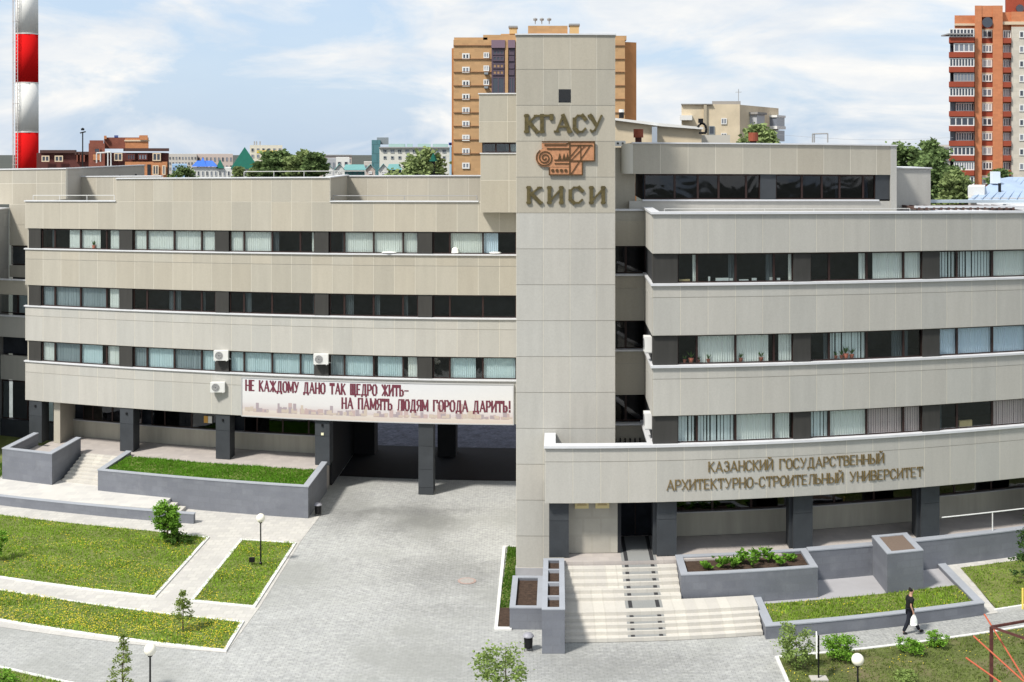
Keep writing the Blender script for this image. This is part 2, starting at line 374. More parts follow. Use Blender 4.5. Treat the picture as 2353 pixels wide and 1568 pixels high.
# pale slab walk along the left lawns and between them
LA = [plan(-60, 1318), plan(355, 1372), plan(478, 1236), plan(368, 1223), plan(-60, 1176)]
LB = [plan(441, 1381), plan(584, 1395), plan(678, 1249), plan(555, 1241)]
LC = [plan(-60, 1415), plan(517, 1496), plan(557, 1430), plan(-60, 1346)]
LD = [plan(-60, 1600), plan(120, 1660), plan(330, 1605), plan(-60, 1520)]
S(sheet('slab_walk', [plan(-70, 1430), plan(520, 1500), plan(600, 1390), plan(690, 1245), plan(735, 1186), plan(-70, 1110)], -.005, PAVEP))
lawns = [('lawn', LA, 1.0), ('lawn', LB, .55), ('lawn', LC, 1.1), ('lawn', LD, .3)]
def kerb(a, b, w=.13, z0=-.02, z1=.045, name='kerb'):
    a = Vector(a[:2]); b = Vector(b[:2]); d = (b - a).normalized(); n = Vector((-d.y, d.x))*w/2; k = max(1, int((b - a).length/2.5)); mb = MB()
    a = a - d*w/2; b = b + d*w/2
    for i in range(k):
        p = a + (b - a)*i/k; q = a + (b - a)*(i+1)/k - d*.012
        mb.prism([tuple(p - n), tuple(q - n), tuple(q + n), tuple(p + n)], z0, z1)
    return S(mb.build(name, KERB))
for nm, poly, fl in lawns: S(sheet('lawn_soil', poly, .015, TURF))
kerb(LA[0], LA[1]); kerb(LA[1], LA[2]); kerb(LA[2], LA[3], z1=.03); kerb(LB[0], LB[1]); kerb(LB[1], LB[2]); kerb(LB[3], LB[0]); kerb(LB[2], LB[3], z1=.04)
kerb(LC[0], LC[1]); kerb(LC[1], LC[2]); kerb(LC[2], LC[3], z1=.03); kerb(LD[2], LD[3])
# lawn strip beside the tower, with dug soil at its near end
ST = rect(-2.3, -1.76, 50.4, 58.1)
S(sheet('lawn_soil', ST, .015, TURF)); S(sheet('bare_soil', rect(-2.3, -1.76, 48.3, 50.4), .012, SOIL))
kerb((-2.36, 48.25), (-2.46, 58.15)); kerb((-2.46, 58.15), (-1.8, 58.15), w=.1); kerb((-2.3, 48.2), (-1.85, 48.2), w=.22)
# right: side walk, lawn beyond it, worn lawn in front
S(sheet('side_walk', rect(7.9, 34, 44.75, 46.45), -.004, PAVED))
S(sheet('side_walk', [(16.6, 46.5, 0), (17.15, 46.5, 0), (17.15, 51.6, .40), (16.3, 51.6, .40)], 0, PAVEP))
LE = [(17.2, 46.85, 0.03), (34, 46.85, .03), (34, 51.1, .38), (17.1, 51.1, .38)]
S(sheet('lawn_soil', LE, 0, TURF)); S(sheet('side_walk', [(17.1, 51.1, .37), (34, 51.1, .37), (34, 51.6, .40), (17.1, 51.6, .40)], 0, PAVEP))
kerb((17.15, 46.8), (34, 46.8), w=.14)
LF = rect(8.0, 34, 33, 44.65); S(sheet('lawn_soil', LF, .012, TURF2))
kerb((7.95, 44.7), (34, 44.7), w=.14); kerb((7.95, 33), (7.95, 44.7), w=.12)
# floor sheets with the passage's deep shade painted into their dark colours
S(sheet('passage_shade_floor', rect(-12.3, 3, 69.8, 77.5), -.008, mat('passage_shade_black', (.010, .010, .013), .9, var=.2, grain=.2)))
S(sheet('passage_shade_floor', rect(-12.3, 3, 77.5, 95), -.008, mat('shaded_bluish_setts', (.085, .09, .12), .9, var=.4, nscale=1.5, grain=.5, gscale=5)))  # bluish shade behind the wing is put into the setts' colour
# manhole cover with reddish rim in the plaza
mh = plan(1073, 1335)
t_ = thing('manhole_cover', 'round manhole cover with faded reddish rim set in the grey plaza', 'manhole', (mh[0], mh[1], 0))
MB().lathe((mh[0], mh[1], 0), [(.40, -.008), (.40, .004)], 24).build('rim', mat('faded_red', (.36, .27, .24), .9, grain=.3, gscale=12), t_)
MB().lathe((mh[0], mh[1], 0), [(.30, 0), (.30, .010)], 24).build('lid', mat('cover_grey', (.33, .31, .29), .9, grain=.2, gscale=12), t_)
# ------------------------------------------------------------------ grass and flowers
def in_poly(x, y, poly):
    c = np.zeros(len(x), bool)
    for i in range(len(poly)):
        (xa, ya), (xb, yb) = poly[i][:2], poly[i-1][:2]
        with np.errstate(divide='ignore', invalid='ignore'):
            c ^= ((ya > y) != (yb > y)) & (x < (xb - xa)*(y - ya)/(yb - ya) + xa)
    return c
def scatter(poly, n, zf):
    a = np.array([p[:2] for p in poly]); lo, hi = a.min(0), a.max(0)
    x = np.random.uniform(lo[0], hi[0], n); y = np.random.uniform(lo[1], hi[1], n); k = in_poly(x, y, poly)
    x, y = x[k], y[k]; return x, y, np.array([zf(u, v) for u, v in zip(x, y)])
def grass(poly, dens, h, zf=lambda x, y: .015, name='grass', m=None):
    a = np.array([p[:2] for p in poly]); area = (a[:, 0].max() - a[:, 0].min())*(a[:, 1].max() - a[:, 1].min())
    x, y, z = scatter(poly, int(area*dens), zf); vs = []; fs = []
    ph = np.sin(x*1.3 + 1)*np.cos(y*1.7)*.35 + 1
    for i in range(len(x)):
        for k in range(3):
            t = random.uniform(0, 6.28); hh = h*random.uniform(.5, 1.3)*ph[i]; w = .014*random.uniform(.7, 1.4); dx, dy = math.cos(t), math.sin(t)
            ox, oy = x[i] + random.uniform(-.04, .04), y[i] + random.uniform(-.04, .04); b = len(vs)
            vs += [bend(ox - dx*w, oy - dy*w, z[i]), bend(ox + dx*w, oy + dy*w, z[i]), bend(ox + dy*hh*.6, oy - dx*hh*.6, z[i] + hh)]
            fs.append((b, b+1, b+2))
    mb = MB(); mb.v = vs; mb.f = fs; mb.m = [0]*len(fs)
    o = mb.build(name, m or leafmat('grass_blade', (.205, .32, .04), .55, .8), warp=False); o['kind'] = 'stuff'; return o
YEL = mat('dandelion_yellow', (.70, .56, .04), .9)
def flowers(poly, n, zf=lambda x, y: .07, bias=None, name='dandelion_flowers', s=.021):
    x, y, z = scatter(poly, n, zf); mb = MB()
    for i in range(len(x)):
        v = math.sin(x[i]*.9 + 2)*math.cos(y[i]*1.9 + x[i]*.4) + math.sin(x[i]*2.7)*math.sin(y[i]*3.1)*.6 + (bias(x[i], y[i]) if bias else 0)
        if random.random() > .42 + .75*v: continue
        r = s*random.uniform(.7, 1.3); a = random.uniform(0, 1)
        c = bend(x[i], y[i], z[i] + random.uniform(-.02, .03))
        mb.add([(c[0], c[1], c[2] + .012)] + [(c[0] + r*math.cos(a + k*1.2566), c[1] + r*math.sin(a + k*1.2566), c[2]) for k in range(5)], [(0, k+1, (k+1) % 5 + 1) for k in range(5)])
    if mb.v: o = mb.build(name, YEL, warp=False); o['kind'] = 'stuff'
grass(LA, 150, .075); grass(LB, 170, .075); grass(LC, 150, .075); grass(LD, 120, .08)
grass(ST, 260, .09, m=leafmat('deep_grass', (.07, .15, .02), .4, 1))
zE = lambda x, y: .03 + (y - 46.85)/4.25*.35
grass([p for p in LE], 110, .06, zE); grass(rect(8.0, 26, 40.5, 44.6), 95, .06, m=leafmat('worn_grass', (.15, .20, .05), .5, .8))
flowers(LA, 4200, bias=lambda x, y: .55*((x + 21)/6 if x > -27 else -.2) - .25*(y - 52)/3); flowers(LB, 800); flowers(LC, 3600, bias=lambda x, y: .5)
flowers(rect(8, 22, 42.5, 44.5), 260); flowers([p for p in LE], 90, lambda x, y: zE(x, y) + .06)
# ================================================================== LEFT WING
YL = 66.6
lw = thing('office_wing', 'long beige stone-clad left wing with three ribbon window rows on dark columns', 'building', (-16, YL, 0))
XE = -1.3
# structural backing of the bands (pale joints show between the slabs)
def band_box(parent, x0, x1, yf, z0, z1, t=.30, m=JOINT): B(x0, x1, yf, yf + t, z0, z1, 'band_wall', m, parent)
P = 1.13
zs = [(HEAD[0], 15.72), (HEAD[1], SILL[0]), (HEAD[2], SILL[1]), (BOT, SILL[2])]
for i, (a, b) in enumerate(zs):
    band_box(lw, -30.2, XE, YL, a, b)
    panels(lw, -30.2, XE, YL, a, b, P, (1.0,) if i == 0 else (.27, .73), PANEL if i < 2 else PANELW)
    if i: coping(lw, -30.26, XE, YL - .09, YL + .22, b, .07)
# upper wall flush part and recessed parts
UF0, UF1 = -24.55, -12.25
band_box(lw, UF0, UF1, YL, 15.722, 17.02); panels(lw, UF0, UF1, YL, 15.722, 17.02, P)
coping(lw, UF0, UF1 + .05, YL - .08, YL + .35, 17.02, .06)
coping(lw, -30.26, UF0 - .003, YL - .08, YL + .35, 15.72, .06); coping(lw, UF1 + .003, -4.2, YL - .08, YL + .35, 15.72, .06)
B(UF1 - .3, UF1 - .003, YL + .30, 72.4, 15.4, 17.02, 'return_wall', PANEL, lw)
B(UF1 - .35, UF1 + .06, YL + .352, 72.6, 17.022, 17.08, 'coping', COPING, lw)
B(UF1, XE, 72.4, 72.7, 15.4, 16.98, 'recessed_wall', JOINT, lw); panels(lw, UF1, XE, 72.4, 15.4, 16.98, P*1.05)
coping(lw, UF1 - .3, XE, 72.32, 72.8, 16.98, .06)
B(UF0 - 5.6, UF0, 74.9, 75.2, 15.4, 16.98, 'recessed_wall', JOINT, lw); panels(lw, UF0 - 5.6, UF0, 74.9, 15.4, 16.98, P*1.05)
coping(lw, UF0 - 5.6, UF0, 74.85, 75.25, 16.98, .06)
for vx in (-27.35, -27.0): B(vx - .07, vx + .07, 74.84, 74.9, 15.95, 16.25, 'vent_opening', INTER, lw)
ROOF = mat('roof_felt', (.30, .30, .30), .95, var=.1, nscale=.6, grain=.1)
B(-30.1, XE, YL + .352, 76.6, 15.25, 15.38, 'roof', ROOF, lw); B(UF0 + .02, UF1 - .32, YL + .4, 76.4, 16.6, 16.72, 'roof', ROOF, lw)
# windows: five bays per row
PX = [-29.6, -23.95, -18.3, -12.7, -7.05]
patsL = [['DHWW', 'WWWW', 'WWDe', 'DWWW', 'DWhD'], ['GGGW', 'DDDD', 'DDDD', 'DDDD', 'DDDD'], ['WGBW', 'GBGB', 'BBBB', 'GBBW', 'DBBB']]
for r in range(3):
    for k, px_ in enumerate(PX):
        B(px_ - .40, px_ + .36, YL + .05, YL + .30, SILL[r] + .072, HEAD[r] - .002, 'pier', PIERM, lw)
        xa = px_ + .42; xb = (PX[k+1] - .42) if k < 4 else XE
        window(lw, xa, xb, YL + .15, SILL[r] + .075, HEAD[r] - .004, patsL[r][k])
    # floor and ceiling of the rooms, dark inside
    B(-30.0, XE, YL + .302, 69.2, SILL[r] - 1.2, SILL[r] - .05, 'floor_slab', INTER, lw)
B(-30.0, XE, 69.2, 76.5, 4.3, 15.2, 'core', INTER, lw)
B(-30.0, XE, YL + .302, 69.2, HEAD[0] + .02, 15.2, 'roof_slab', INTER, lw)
B(-30.19, -29.99, YL + .302, 76.6, BOT, 15.65, 'end_wall', PANEL, lw)
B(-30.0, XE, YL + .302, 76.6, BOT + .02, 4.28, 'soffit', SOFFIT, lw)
for k, x in enumerate((-24.5, -20.6, -17.2)):     # small clutter on the inside sills
    pass
for (px_, rr) in ((212, 0),): 
    x = YL*math.tan((px_ - X0)/F); potplant(x, YL + .24, SILL[0] + .12, lw, 1.6)
for px_, wd, hh, m in ((1045, .45, .32, CURT['W']), (1137, .7, .08, WHITE), (893, .9, .06, WHITE)):
    x = YL*math.tan((px_ - X0)/F); MB().lathe((x, YL + .26, SILL[0] + .12), [(wd/2, 0), (wd/2.4, hh*.7), (.05, hh)], 8).build('windowsill_item', m, lw)
# columns under the wing
def column(parent, x, w, y0, y1, z0, z1, joints, m=DARKST):
    zz = [z0] + joints + [z1]
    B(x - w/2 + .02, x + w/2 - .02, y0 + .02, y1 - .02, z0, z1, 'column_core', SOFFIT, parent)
    for a, b in zip(zz[:-1], zz[1:]): B(x - w/2, x + w/2, y0, y1, a + .008, b - .008, 'column_slab', m, parent)
for k, px_ in enumerate(PX):
    z0 = 1.36 if k < 4 else 0.0
    column(lw, px_ + .02, .80, YL + .06, YL + 1.15, z0, BOT, [2.95] if k < 4 else [.38, 1.35, 2.6])
    if k in (0, 1, 2, 3):
        MB().lathe((px_ + .02, YL + .03, 3.55), [(.055, -.055), (.055, .055)], 10).build('wall_lamp', BLACK, lw)
B(PX[3] - .04, PX[3] + .10, YL + .02, YL + .06, 3.0, 3.13, 'notice', mat('pale_yellow', (.75, .72, .5)), lw)
# recessed ground floor behind the podium
BW = 69.2
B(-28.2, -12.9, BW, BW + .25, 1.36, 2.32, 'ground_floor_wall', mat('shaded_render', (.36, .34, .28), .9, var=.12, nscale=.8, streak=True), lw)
B(-28.2, -12.9, BW - .1, BW + .25, 2.322, 2.38, 'window_sill', mat('sill_grey', (.4, .4, .4)), lw)
for k in range(3):
    xa = [-27.6, -23.3, -17.7][k]; xb = [-23.9, -18.4, -13.2][k]
    window(lw, xa, xb, BW + .02, 2.39, BOT + .3, 'DDDD', glass=GLASSD)
B(-28.6, -28.2, YL + .5, BW + .25, 1.36, BOT, 'ground_floor_wall', PANEL, lw)
B(-28.3, -12.6, BW + .4, 76.4, 0, 4.2, 'core', INTER, lw)
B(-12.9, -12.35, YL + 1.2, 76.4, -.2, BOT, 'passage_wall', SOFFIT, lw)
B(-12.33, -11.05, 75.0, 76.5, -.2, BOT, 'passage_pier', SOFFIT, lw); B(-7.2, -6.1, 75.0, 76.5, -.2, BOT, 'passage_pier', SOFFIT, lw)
for k, (xa, m) in enumerate(((-20.1, mat('orange_poster', (.75, .42, .10))), (-19.85, mat('white_poster', (.8, .8, .75))))):
    B(xa, xa + .24, BW - .02, BW - .004, 2.75, 3.15, 'poster', m, lw)
# ------------------------------------------------------------------ podium, stairs, ramp box, planter (left)
pod = thing('podium', 'pink granite podium with wide stair under the left wing', 'podium', (-20, 66, 0))
B(-28.9, -12.5, 65.55, BW, .0, 1.35, 'podium_floor', PODM, pod)
for i in range(8):
    B(-26.1, -23.75, 62.3 + i*.41, 62.3 + (i+1)*.41 if i < 7 else 65.549, .5 - .2, .5 + .106*(i+1) - (.0 if i < 7 else .004), 'step', STEPM, pod)
B(-12.5, -12.42, 65.55, 66.5, 0, 1.3, 'side_cheek', GREYW, pod)
ter = thing('terrace', 'low cream terrace with grey front wall in front of the left stair', 'terrace', (-24, 61, 0))
# the terrace front line runs a little skew to the facade
fa, fb = plan(-70, 1153), plan(445, 1204)
ta, tb = plan(-70, 1131.5, .48), plan(375, 1173, .48)
def quad_slab(parent, name, pts, z0, z1, m):
    k = 8; mb = MB(); (a, b, c, d) = [Vector(p) for p in pts]
    for i in range(k):
        u, v = i/k, (i+1)/k
        mb.prism([tuple(a + (b - a)*u), tuple(a + (b - a)*v), tuple(d + (c - d)*v), tuple(d + (c - d)*u)], z0, z1)
    return mb.build(name, m, parent)
quad_slab(ter, 'terrace_wall', [fa, fb, (fb[0], fb[1] + .28), (fa[0], fa[1] + .28)], -.05, .46, GREYW)
quad_slab(ter, 'coping', [(fa[0], fa[1] - .02), (fb[0] + .02, fb[1] - .02), (fb[0] + .02, fb[1] + .30), (fa[0], fa[1] + .30)], .462, .50, GREYC)
te = plan(392, 1145, .49); te2 = (te[0], fb[1] + .3)
quad_slab(ter, 'terrace_floor', [(fa[0], fa[1] + .30), (te[0], fb[1] + .30), (te[0], 62.6), (fa[0], 62.6)], -.05, .485, mat('cream_slabs', (.56, .545, .51), .85, var=.05, nscale=.6, brick=(.6, .6, .95, 'xy')))
for i in range(2): B(te[0] + .002 + i*.42, te[0] + .42 + i*.42, fb[1] + .31, 61.28, -.05, .32 - i*.16, 'step', STEPM, ter)
# ramp box
rb = thing('ramp_parapet', 'grey tiled parapet box with open top beside the left stair', 'parapet', (-27.8, 61.5, .5))
B(-29.25, -26.30, 61.45, 61.72, .48, 2.15, 'front_wall', GREYW, rb)
B(-29.25, -28.98, 61.722, 65.7, .48, 2.15, 'side_wall', GREYW, rb); B(-26.57, -26.30, 61.722, 65.6, .48, 2.15, 'side_wall', GREYW, rb)
B(-29.27, -26.28, 61.43, 61.75, 2.152, 2.20, 'coping', GREYC, rb); B(-29.27, -28.95, 61.752, 65.72, 2.152, 2.20, 'coping', GREYC, rb); B(-26.60, -26.28, 61.752, 65.62, 2.152, 2.20, 'coping', GREYC, rb)
B(-28.97, -26.58, 61.73, 65.54, .5, 1.5, 'platform', PODM, rb)
# planter with grass
pl = thing('grass_planter', 'long raised grey planter with bright green grass before the dark columns', 'planter', (-18, 61.6, 0))
B(-23.65, -12.4, 61.4, 61.66, -.05, 1.56, 'front_wall', GREYW, pl); B(-23.65, -23.39, 61.662, 65.9, -.05, 1.56, 'side_wall', GREYW, pl)
B(-12.66, -12.4, 61.662, 66.5, -.05, 1.56, 'side_wall', GREYW, pl)
B(-23.68, -12.37, 61.37, 61.69, 1.562, 1.61, 'coping', GREYC, pl); B(-23.68, -23.36, 61.692, 65.93, 1.562, 1.61, 'coping', GREYC, pl); B(-12.69, -12.37, 61.692, 66.5, 1.562, 1.61, 'coping', GREYC, pl)
B(-23.38, -12.67, 61.67, 65.2, .3, 1.47, 'soil', TURF, pl)
grass(rect(-23.3, -12.75, 61.75, 65.2), 220, .10, lambda x, y: 1.47, m=leafmat('planter_grass', (.10, .23, .022), .35, 1))
# ================================================================== CORNER BLOCK AT THE FAR LEFT
cb = thing('corner_block', 'beige stair block with plain top at the far left end', 'building', (-33, 72, 0))
CBX0, CBX1 = -33.9, -30.25
z = 0
B(CBX0 - 3.2, -30.0, 72.3, 72.6, 15.3, 17.55, 'upper_wall', JOINT, cb)
panels(cb, CBX0 - 1.5, -30.0, 72.3, 16.65, 17.55, 1.7, m=PANEL); panels(cb, CBX0 - 1.5, -30.0, 72.3, 15.3, 16.65, 1.7, m=PANEL)
B(-30.3, -30.0, 72.602, 87.5, 14, 17.55, 'side_wall', mat('side_cladding', (.40, .375, .33), .85, var=.06, nscale=.6, brick=(1.2, 1.3, .93, 'xz')), cb)
B(CBX0 - 1.5, -29.95, 72.22, 72.65, 17.552, 17.62, 'coping', COPING, cb); B(-30.35, -29.95, 72.652, 87.6, 17.552, 17.62, 'coping', COPING, cb)
B(CBX0 - 3, -30.31, 72.7, 87.4, 16.9, 17.0, 'roof', ROOF, cb)
for yv in (77, 82, 85.4): B(-30.0, -29.93, yv, yv + .18, 16.75, 16.95, 'vent_opening', INTER, cb)
levels = [(13.9, 15.298, 'w'), (12.65, 13.9, 'g'), (11.5, 12.65, 'w')]
B(CBX0, -30.2, 72.3, 72.6, 12.62, 15.298, 'wall', JOINT, cb); panels(cb, CBX0, -30.2, 72.3, 12.62, 15.298, 1.85, (.5, .5))
window(cb, CBX0 + .05, -30.2, 72.5, 11.35, 12.6, 'DB', lites=(1, 1)); B(CBX0, -30.2, 72.3, 72.6, 10.55, 11.3, 'wall', PANEL, cb)
B(CBX0 - 3, -30.22, 70.3, 70.6, 9.65, 10.55, 'balcony_wall', PANEL, cb); coping(cb, CBX0 - 3, -30.22, 70.2, 70.7, 10.552, .06)
window(cb, CBX0 - .5, -30.25, 71.2, 8.35, 9.6, 'DGD', lites=(1, .6, 1))
B(CBX0 - 3, -30.22, 70.3, 70.6, 6.95, 8.25, 'balcony_wall', PANELW, cb); coping(cb, CBX0 - 3, -30.22, 70.2, 70.7, 8.252, .06)
B(CBX0 - 3, -30.22, 71.5, 72.0, 5.7, 6.94, 'dark_recess', INTER, cb)
B(CBX0, -30.22, 71.0, 71.3, 4.1, 5.65, 'wall', PANELW, cb)
window(cb, CBX0 + .05, -30.3, 71.1, 1.6, 4.05, 'DS', lites=(1, 1)); B(CBX0, -30.22, 71.0, 71.3, -.2, 1.55, 'wall', DARKST, cb)
B(CBX0, -30.24, 72.8, 80, -.2, 15.2, 'core', INTER, cb)
SIDE = mat('left_side_cladding', (.33, .335, .33), .85, var=.06, nscale=.6, brick=(1.5, .9, .86, 'xz'))
B(CBX0 - 3, CBX0 - .05, 62, 72.29, -.3, 15.0, 'projecting_side_wall', SIDE, cb)
B(CBX0 - 3, CBX0 + .0, 61.9, 72.29, 15.002, 15.08, 'coping', COPING, cb)
S(sheet('lawn_soil', rect(-36, -29.3, 59.9, 71), .47, TURF)); grass(rect(-33, -29.4, 60.6, 64.5), 120, .14, lambda x, y: .47, m=leafmat('deep_grass', (.07, .15, .02)))
# ================================================================== STAIR TOWER
YT = 54.1; TX0, TX1 = -1.77, 2.52
tw = thing('stair_tower', 'tall plain beige stone tower rising between the two wings', 'tower', (.4, YT, 0))
ztop = 23.48
B(TX0, TX1, YT, 66.4, .25, ztop, 'tower_core', JOINT, tw)
cols = [TX0, -.60, .56, 1.72, TX1]
zr = [ztop - .0, 21.99]
while zr[-1] > 1.4: zr.append(zr[-1] - 1.555)
zr = zr[:-1] + [.42] if zr[-1] < .42 else zr + [.42]
for j in range(len(zr) - 1):
    for i in range(4):
        a, b = cols[i], cols[i+1]; za, zb = zr[j+1], zr[j]
        m = PANEL if j < 5 else PANELW
        def pn(x0, x1, z0, z1): B(x0 + .013, x1 - .013, YT - .006 + random.uniform(-.001, .001), YT + .002, z0 + .012, z1 - .012, 'cladding_panel', m, tw)
        if j == 1 and i in (1, 2): continue
        pn(a, b, za, zb)
for zz_ in zr[1:-1]: B(TX0, TX1, YT - .0075, YT + .003, zz_ - .006, zz_ + .006, 'seam', SEAM, tw)
# the small square window in the second row
wx0, wx1, wz0, wz1 = .07, .60, 20.55, 21.13
za, zb = zr[2], zr[1]
for (a, b, c, d) in ((cols[1], wx0, za, zb), (wx0, wx1, za, wz0), (wx0, wx1, wz1, zb), (wx1, cols[3], za, zb)):
    B(a + .013, b - .013, YT - .006, YT + .002, c + (.011 if c == za else 0), d - (.011 if d == zb else 0), 'cladding_panel', PANEL, tw)
wf = B(wx0, wx1, YT - .006, YT - .001, wz0, wz1, 'window', INTER, tw)
B(wx0 + .03, wx1 - .03, YT - .011, YT - .007, wz0 + .03, wz1 - .03, 'pane', GLASSD, wf)
B(TX0 - .05, TX1 + .05, YT - .07, YT + .3, ztop + .002, ztop + .06, 'coping', COPING, tw)
B(TX0 - .05, TX1 + .05, YT + .302, 66.5, ztop + .002, ztop + .05, 'roof', ROOF, tw)
B(TX0 - .03, TX1, YT - .06, YT + .3, -.05, .40, 'plinth', mat('plinth_grey', (.36, .36, .38), .8, var=.08), tw)
# lift block on its left flank
SX0 = -4.12; YS = 65.9
B(SX0, TX0 - .01, YS, YS + .25, 18.9, 21.45, 'side_block_upper', JOINT, tw); B(SX0, TX0 - .01, YS + .25, 72, 18.9, 21.45, 'side_block_upper', PANEL, tw)
panels(tw, SX0, TX0 - .01, YS, 20.0, 21.45, 1.5, m=PANEL); panels(tw, SX0, TX0 - .01, YS, 18.9, 20.0, 1.5, m=PANEL)
B(SX0 - .05, TX0 - .01, YS - .06, 72, 21.452, 21.51, 'coping', COPING, tw)
window(tw, SX0 + .15, TX0 - .01, YS + .18, 18.36, 18.89, 'DDG', lites=(1, 1, 1)); B(SX0 + .1, TX0, YS + 1.2, 72, 18.3, 18.95, 'core', INTER, tw)
B(SX0 + .08, TX0 - .01, YS, YS + .6, 15.2, 18.3, 'side_block_lower', JOINT, tw); panels(tw, SX0 + .08, TX0 - .01, YS, 16.9, 18.3, 1.5, m=PANEL); panels(tw, SX0 + .08, TX0 - .01, YS, 15.2, 16.9, 1.5, m=PANEL)
coping(tw, SX0 + .04, TX0 - .01, YS - .06, YS + .6, 18.302, .05)
# ================================================================== RIGHT WING
YR = 51.7; RX0, RX1 = 3.97, 27.0; PR = 1.155
rw = thing('office_wing', 'nearer beige right wing over the entrance with gilt name lettering', 'building', (14, YR, 0))
zsr = [(HEAD[0] + .08, 15.84), (HEAD[1] + .05, SILL[0]), (HEAD[2] + .02, SILL[1])]
for i, (a, b) in enumerate(zsr):
    band_box(rw, RX0, RX1, YR, a, b, .35)
    panels(rw, RX0, RX1, YR, a, b, PR, (1.0,) if i == 0 else (.235, .765), PANELW)
    # return round the corner, facing left
    B(RX0 - .004, RX0 + .3, YR + .352, 56.5, a, b, 'return_wall', JOINT, rw)
    for j in range(4): 
        ya = YR + .02 + j*1.19
        for (c, d) in (((a, b),) if i == 0 else ((a, b - (b-a)*.235), (b - (b-a)*.235, b))):
            B(RX0 - .03, RX0 - .006, ya + .01, ya + 1.18, c + .01, d - .01, 'cladding_panel', PANELW, rw)
    dpt = .32 if i else .5
    coping(rw, RX0 - .08, RX1, YR - .10, YR + dpt, b + .002, .09)
    B(RX0 - .08, RX0 + .32, YR + dpt + .002, 56.5, b + .002, b + .092, 'coping', COPING, rw)
BX0 = -.50
band_box(rw, BX0, RX1, YR, BOT, SILL[2], .35); panels(rw, BX0, RX1, YR, BOT, SILL[2], PR, (.25, .75), PANELW, start=BX0)
B(BX0, BX0 + .3, YR + .352, YT - .04, BOT, SILL[2], 'return_wall', PANELW, rw)
coping(rw, BX0 - .04, RX1, YR - .10, YR + .42, SILL[2] + .002, .10)
B(BX0 - .04, BX0 + .44, YR + .422, YT - .045, SILL[2] + .002, SILL[2] + .102, 'coping', COPING, rw)
B(RX0 - .2, RX0 + .28, YR + .43, 56.5, SILL[2] + .01, SILL[2] + .10, 'coping', COPING, rw)
B(BX0 + .3, 27, YR + .352, 56.6, 4.6, 5.2, 'canopy_roof', ROOF, rw)
# piers and windows
PRX = [(3.99, 5.02), (9.93, 10.67), (15.62, 16.40), (21.35, 22.1)]
patsR = [['eDDe', 'DeWW', 'SSWW', 'WWWW'], ['DWWW', 'DSDD', 'VVVV', 'WWWW'], ['SSWW', 'SWRR', 'DDRD', 'WWWW']]
for r in range(3):
    for k, (a, b) in enumerate(PRX):
        zt = HEAD[r] + (.078, .048, .018)[r]
        B(a, b, YR + .12, YR + .7, SILL[r] + .095, zt, 'pier', PIERM, rw)
        xb = PRX[k+1][0] if k < 3 else RX1
        window(rw, b + .005, xb - .005, YR + .24, SILL[r] + .095, zt, patsR[r][k], plants='')
    B(RX0 + .02, RX1, YR + .352, 55.0, SILL[r] - 1.2, SILL[r] - .03, 'floor_slab', INTER, rw)
    B(RX0 + .05, RX0 + .30, YR + .71, 56.4, SILL[r] + .01, HEAD[r] + .01, 'side_pier', mat('charcoal_side', (.035, .037, .04), .8), rw)
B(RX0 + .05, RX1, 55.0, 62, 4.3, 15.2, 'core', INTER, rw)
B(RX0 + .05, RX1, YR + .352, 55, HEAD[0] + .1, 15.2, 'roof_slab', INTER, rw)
B(RX0 + .1, RX1, YR + .5, 64, 15.35, 15.5, 'terrace_roof', mat('pale_roof', (.45, .45, .46), .9, var=.1), rw)
# clutter on the inner window boards
for (px_, r, s) in ((1590, 1, 1.8), (1575, 1, 1.2), (1608, 1, 1.0), (1630, 1, 1.3), (1705, 1, 1.4), (1752, 1, 1.5), (1938, 1, 1.3), (1948, 1, 2.0), (1962, 1, 1.6), (1925, 1, 1.2)):
    potplant(YR*math.tan((px_ - X0)/F), YR + .36, SILL[r] + .15, rw, s*.9)
for px_, w, h, m in ((1575, .45, .08, mat('cardboard', (.5, .38, .2))), (1632, .08, .18, WHITE), (1662, .55, .12, WHITE), (1683, .15, .10, WHITE), (1712, .4, .05, WHITE), (1736, .2, .10, WHITE), (1775, .12, .12, WHITE), (1792, .14, .09, WHITE)):
    x = YR*math.tan((px_ - X0)/F); B(x - w/2, x + w/2, YR + .34, YR + .42, SILL[0] + .15, SILL[0] + .15 + h, 'windowsill_item', m, rw)
x = YR*math.tan((2225 - X0)/F); B(x - .3, x + .3, YR + .34, YR + .5, SILL[2] + .15, SILL[2] + .42, 'windowsill_item', MATS['cardboard'], rw)
# recessed link between tower and right wing
YK = 56.4
for (a, b, lw_) in ((HEAD[0] + .05, 15.75, 1), (HEAD[1] + .05, SILL[0] - .05, 1), (HEAD[2], SILL[1] - .05, 1), (5.15, SILL[2] - .1, 1)):
    B(TX1 - .3, RX0 + .05, YK, YK + .3, a, b, 'link_wall', JOINT, rw)
    panels(rw, TX1 - .3, RX0 + .05, YK, a, b, 1.6, (.28, .72), PANEL)
    coping(rw, TX1 - .3, RX0 + .05, YK - .1, YK + .3, b + .002, .08)
for r in range(3): window(rw, TX1 - .3, RX0 + .05, YK + .25, SILL[r] + .04, HEAD[r] + .04, 'DD', lites=(1, 1), glass=GLASSD)
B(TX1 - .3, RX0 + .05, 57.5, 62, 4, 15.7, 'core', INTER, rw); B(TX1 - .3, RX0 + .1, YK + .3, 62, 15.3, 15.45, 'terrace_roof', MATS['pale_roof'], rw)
for k in range(6): B(2.6 + k*.22, 2.66 + k*.22, 56.1, 56.3, 5.2, 5.5, 'grille_bar', BLACK, rw)
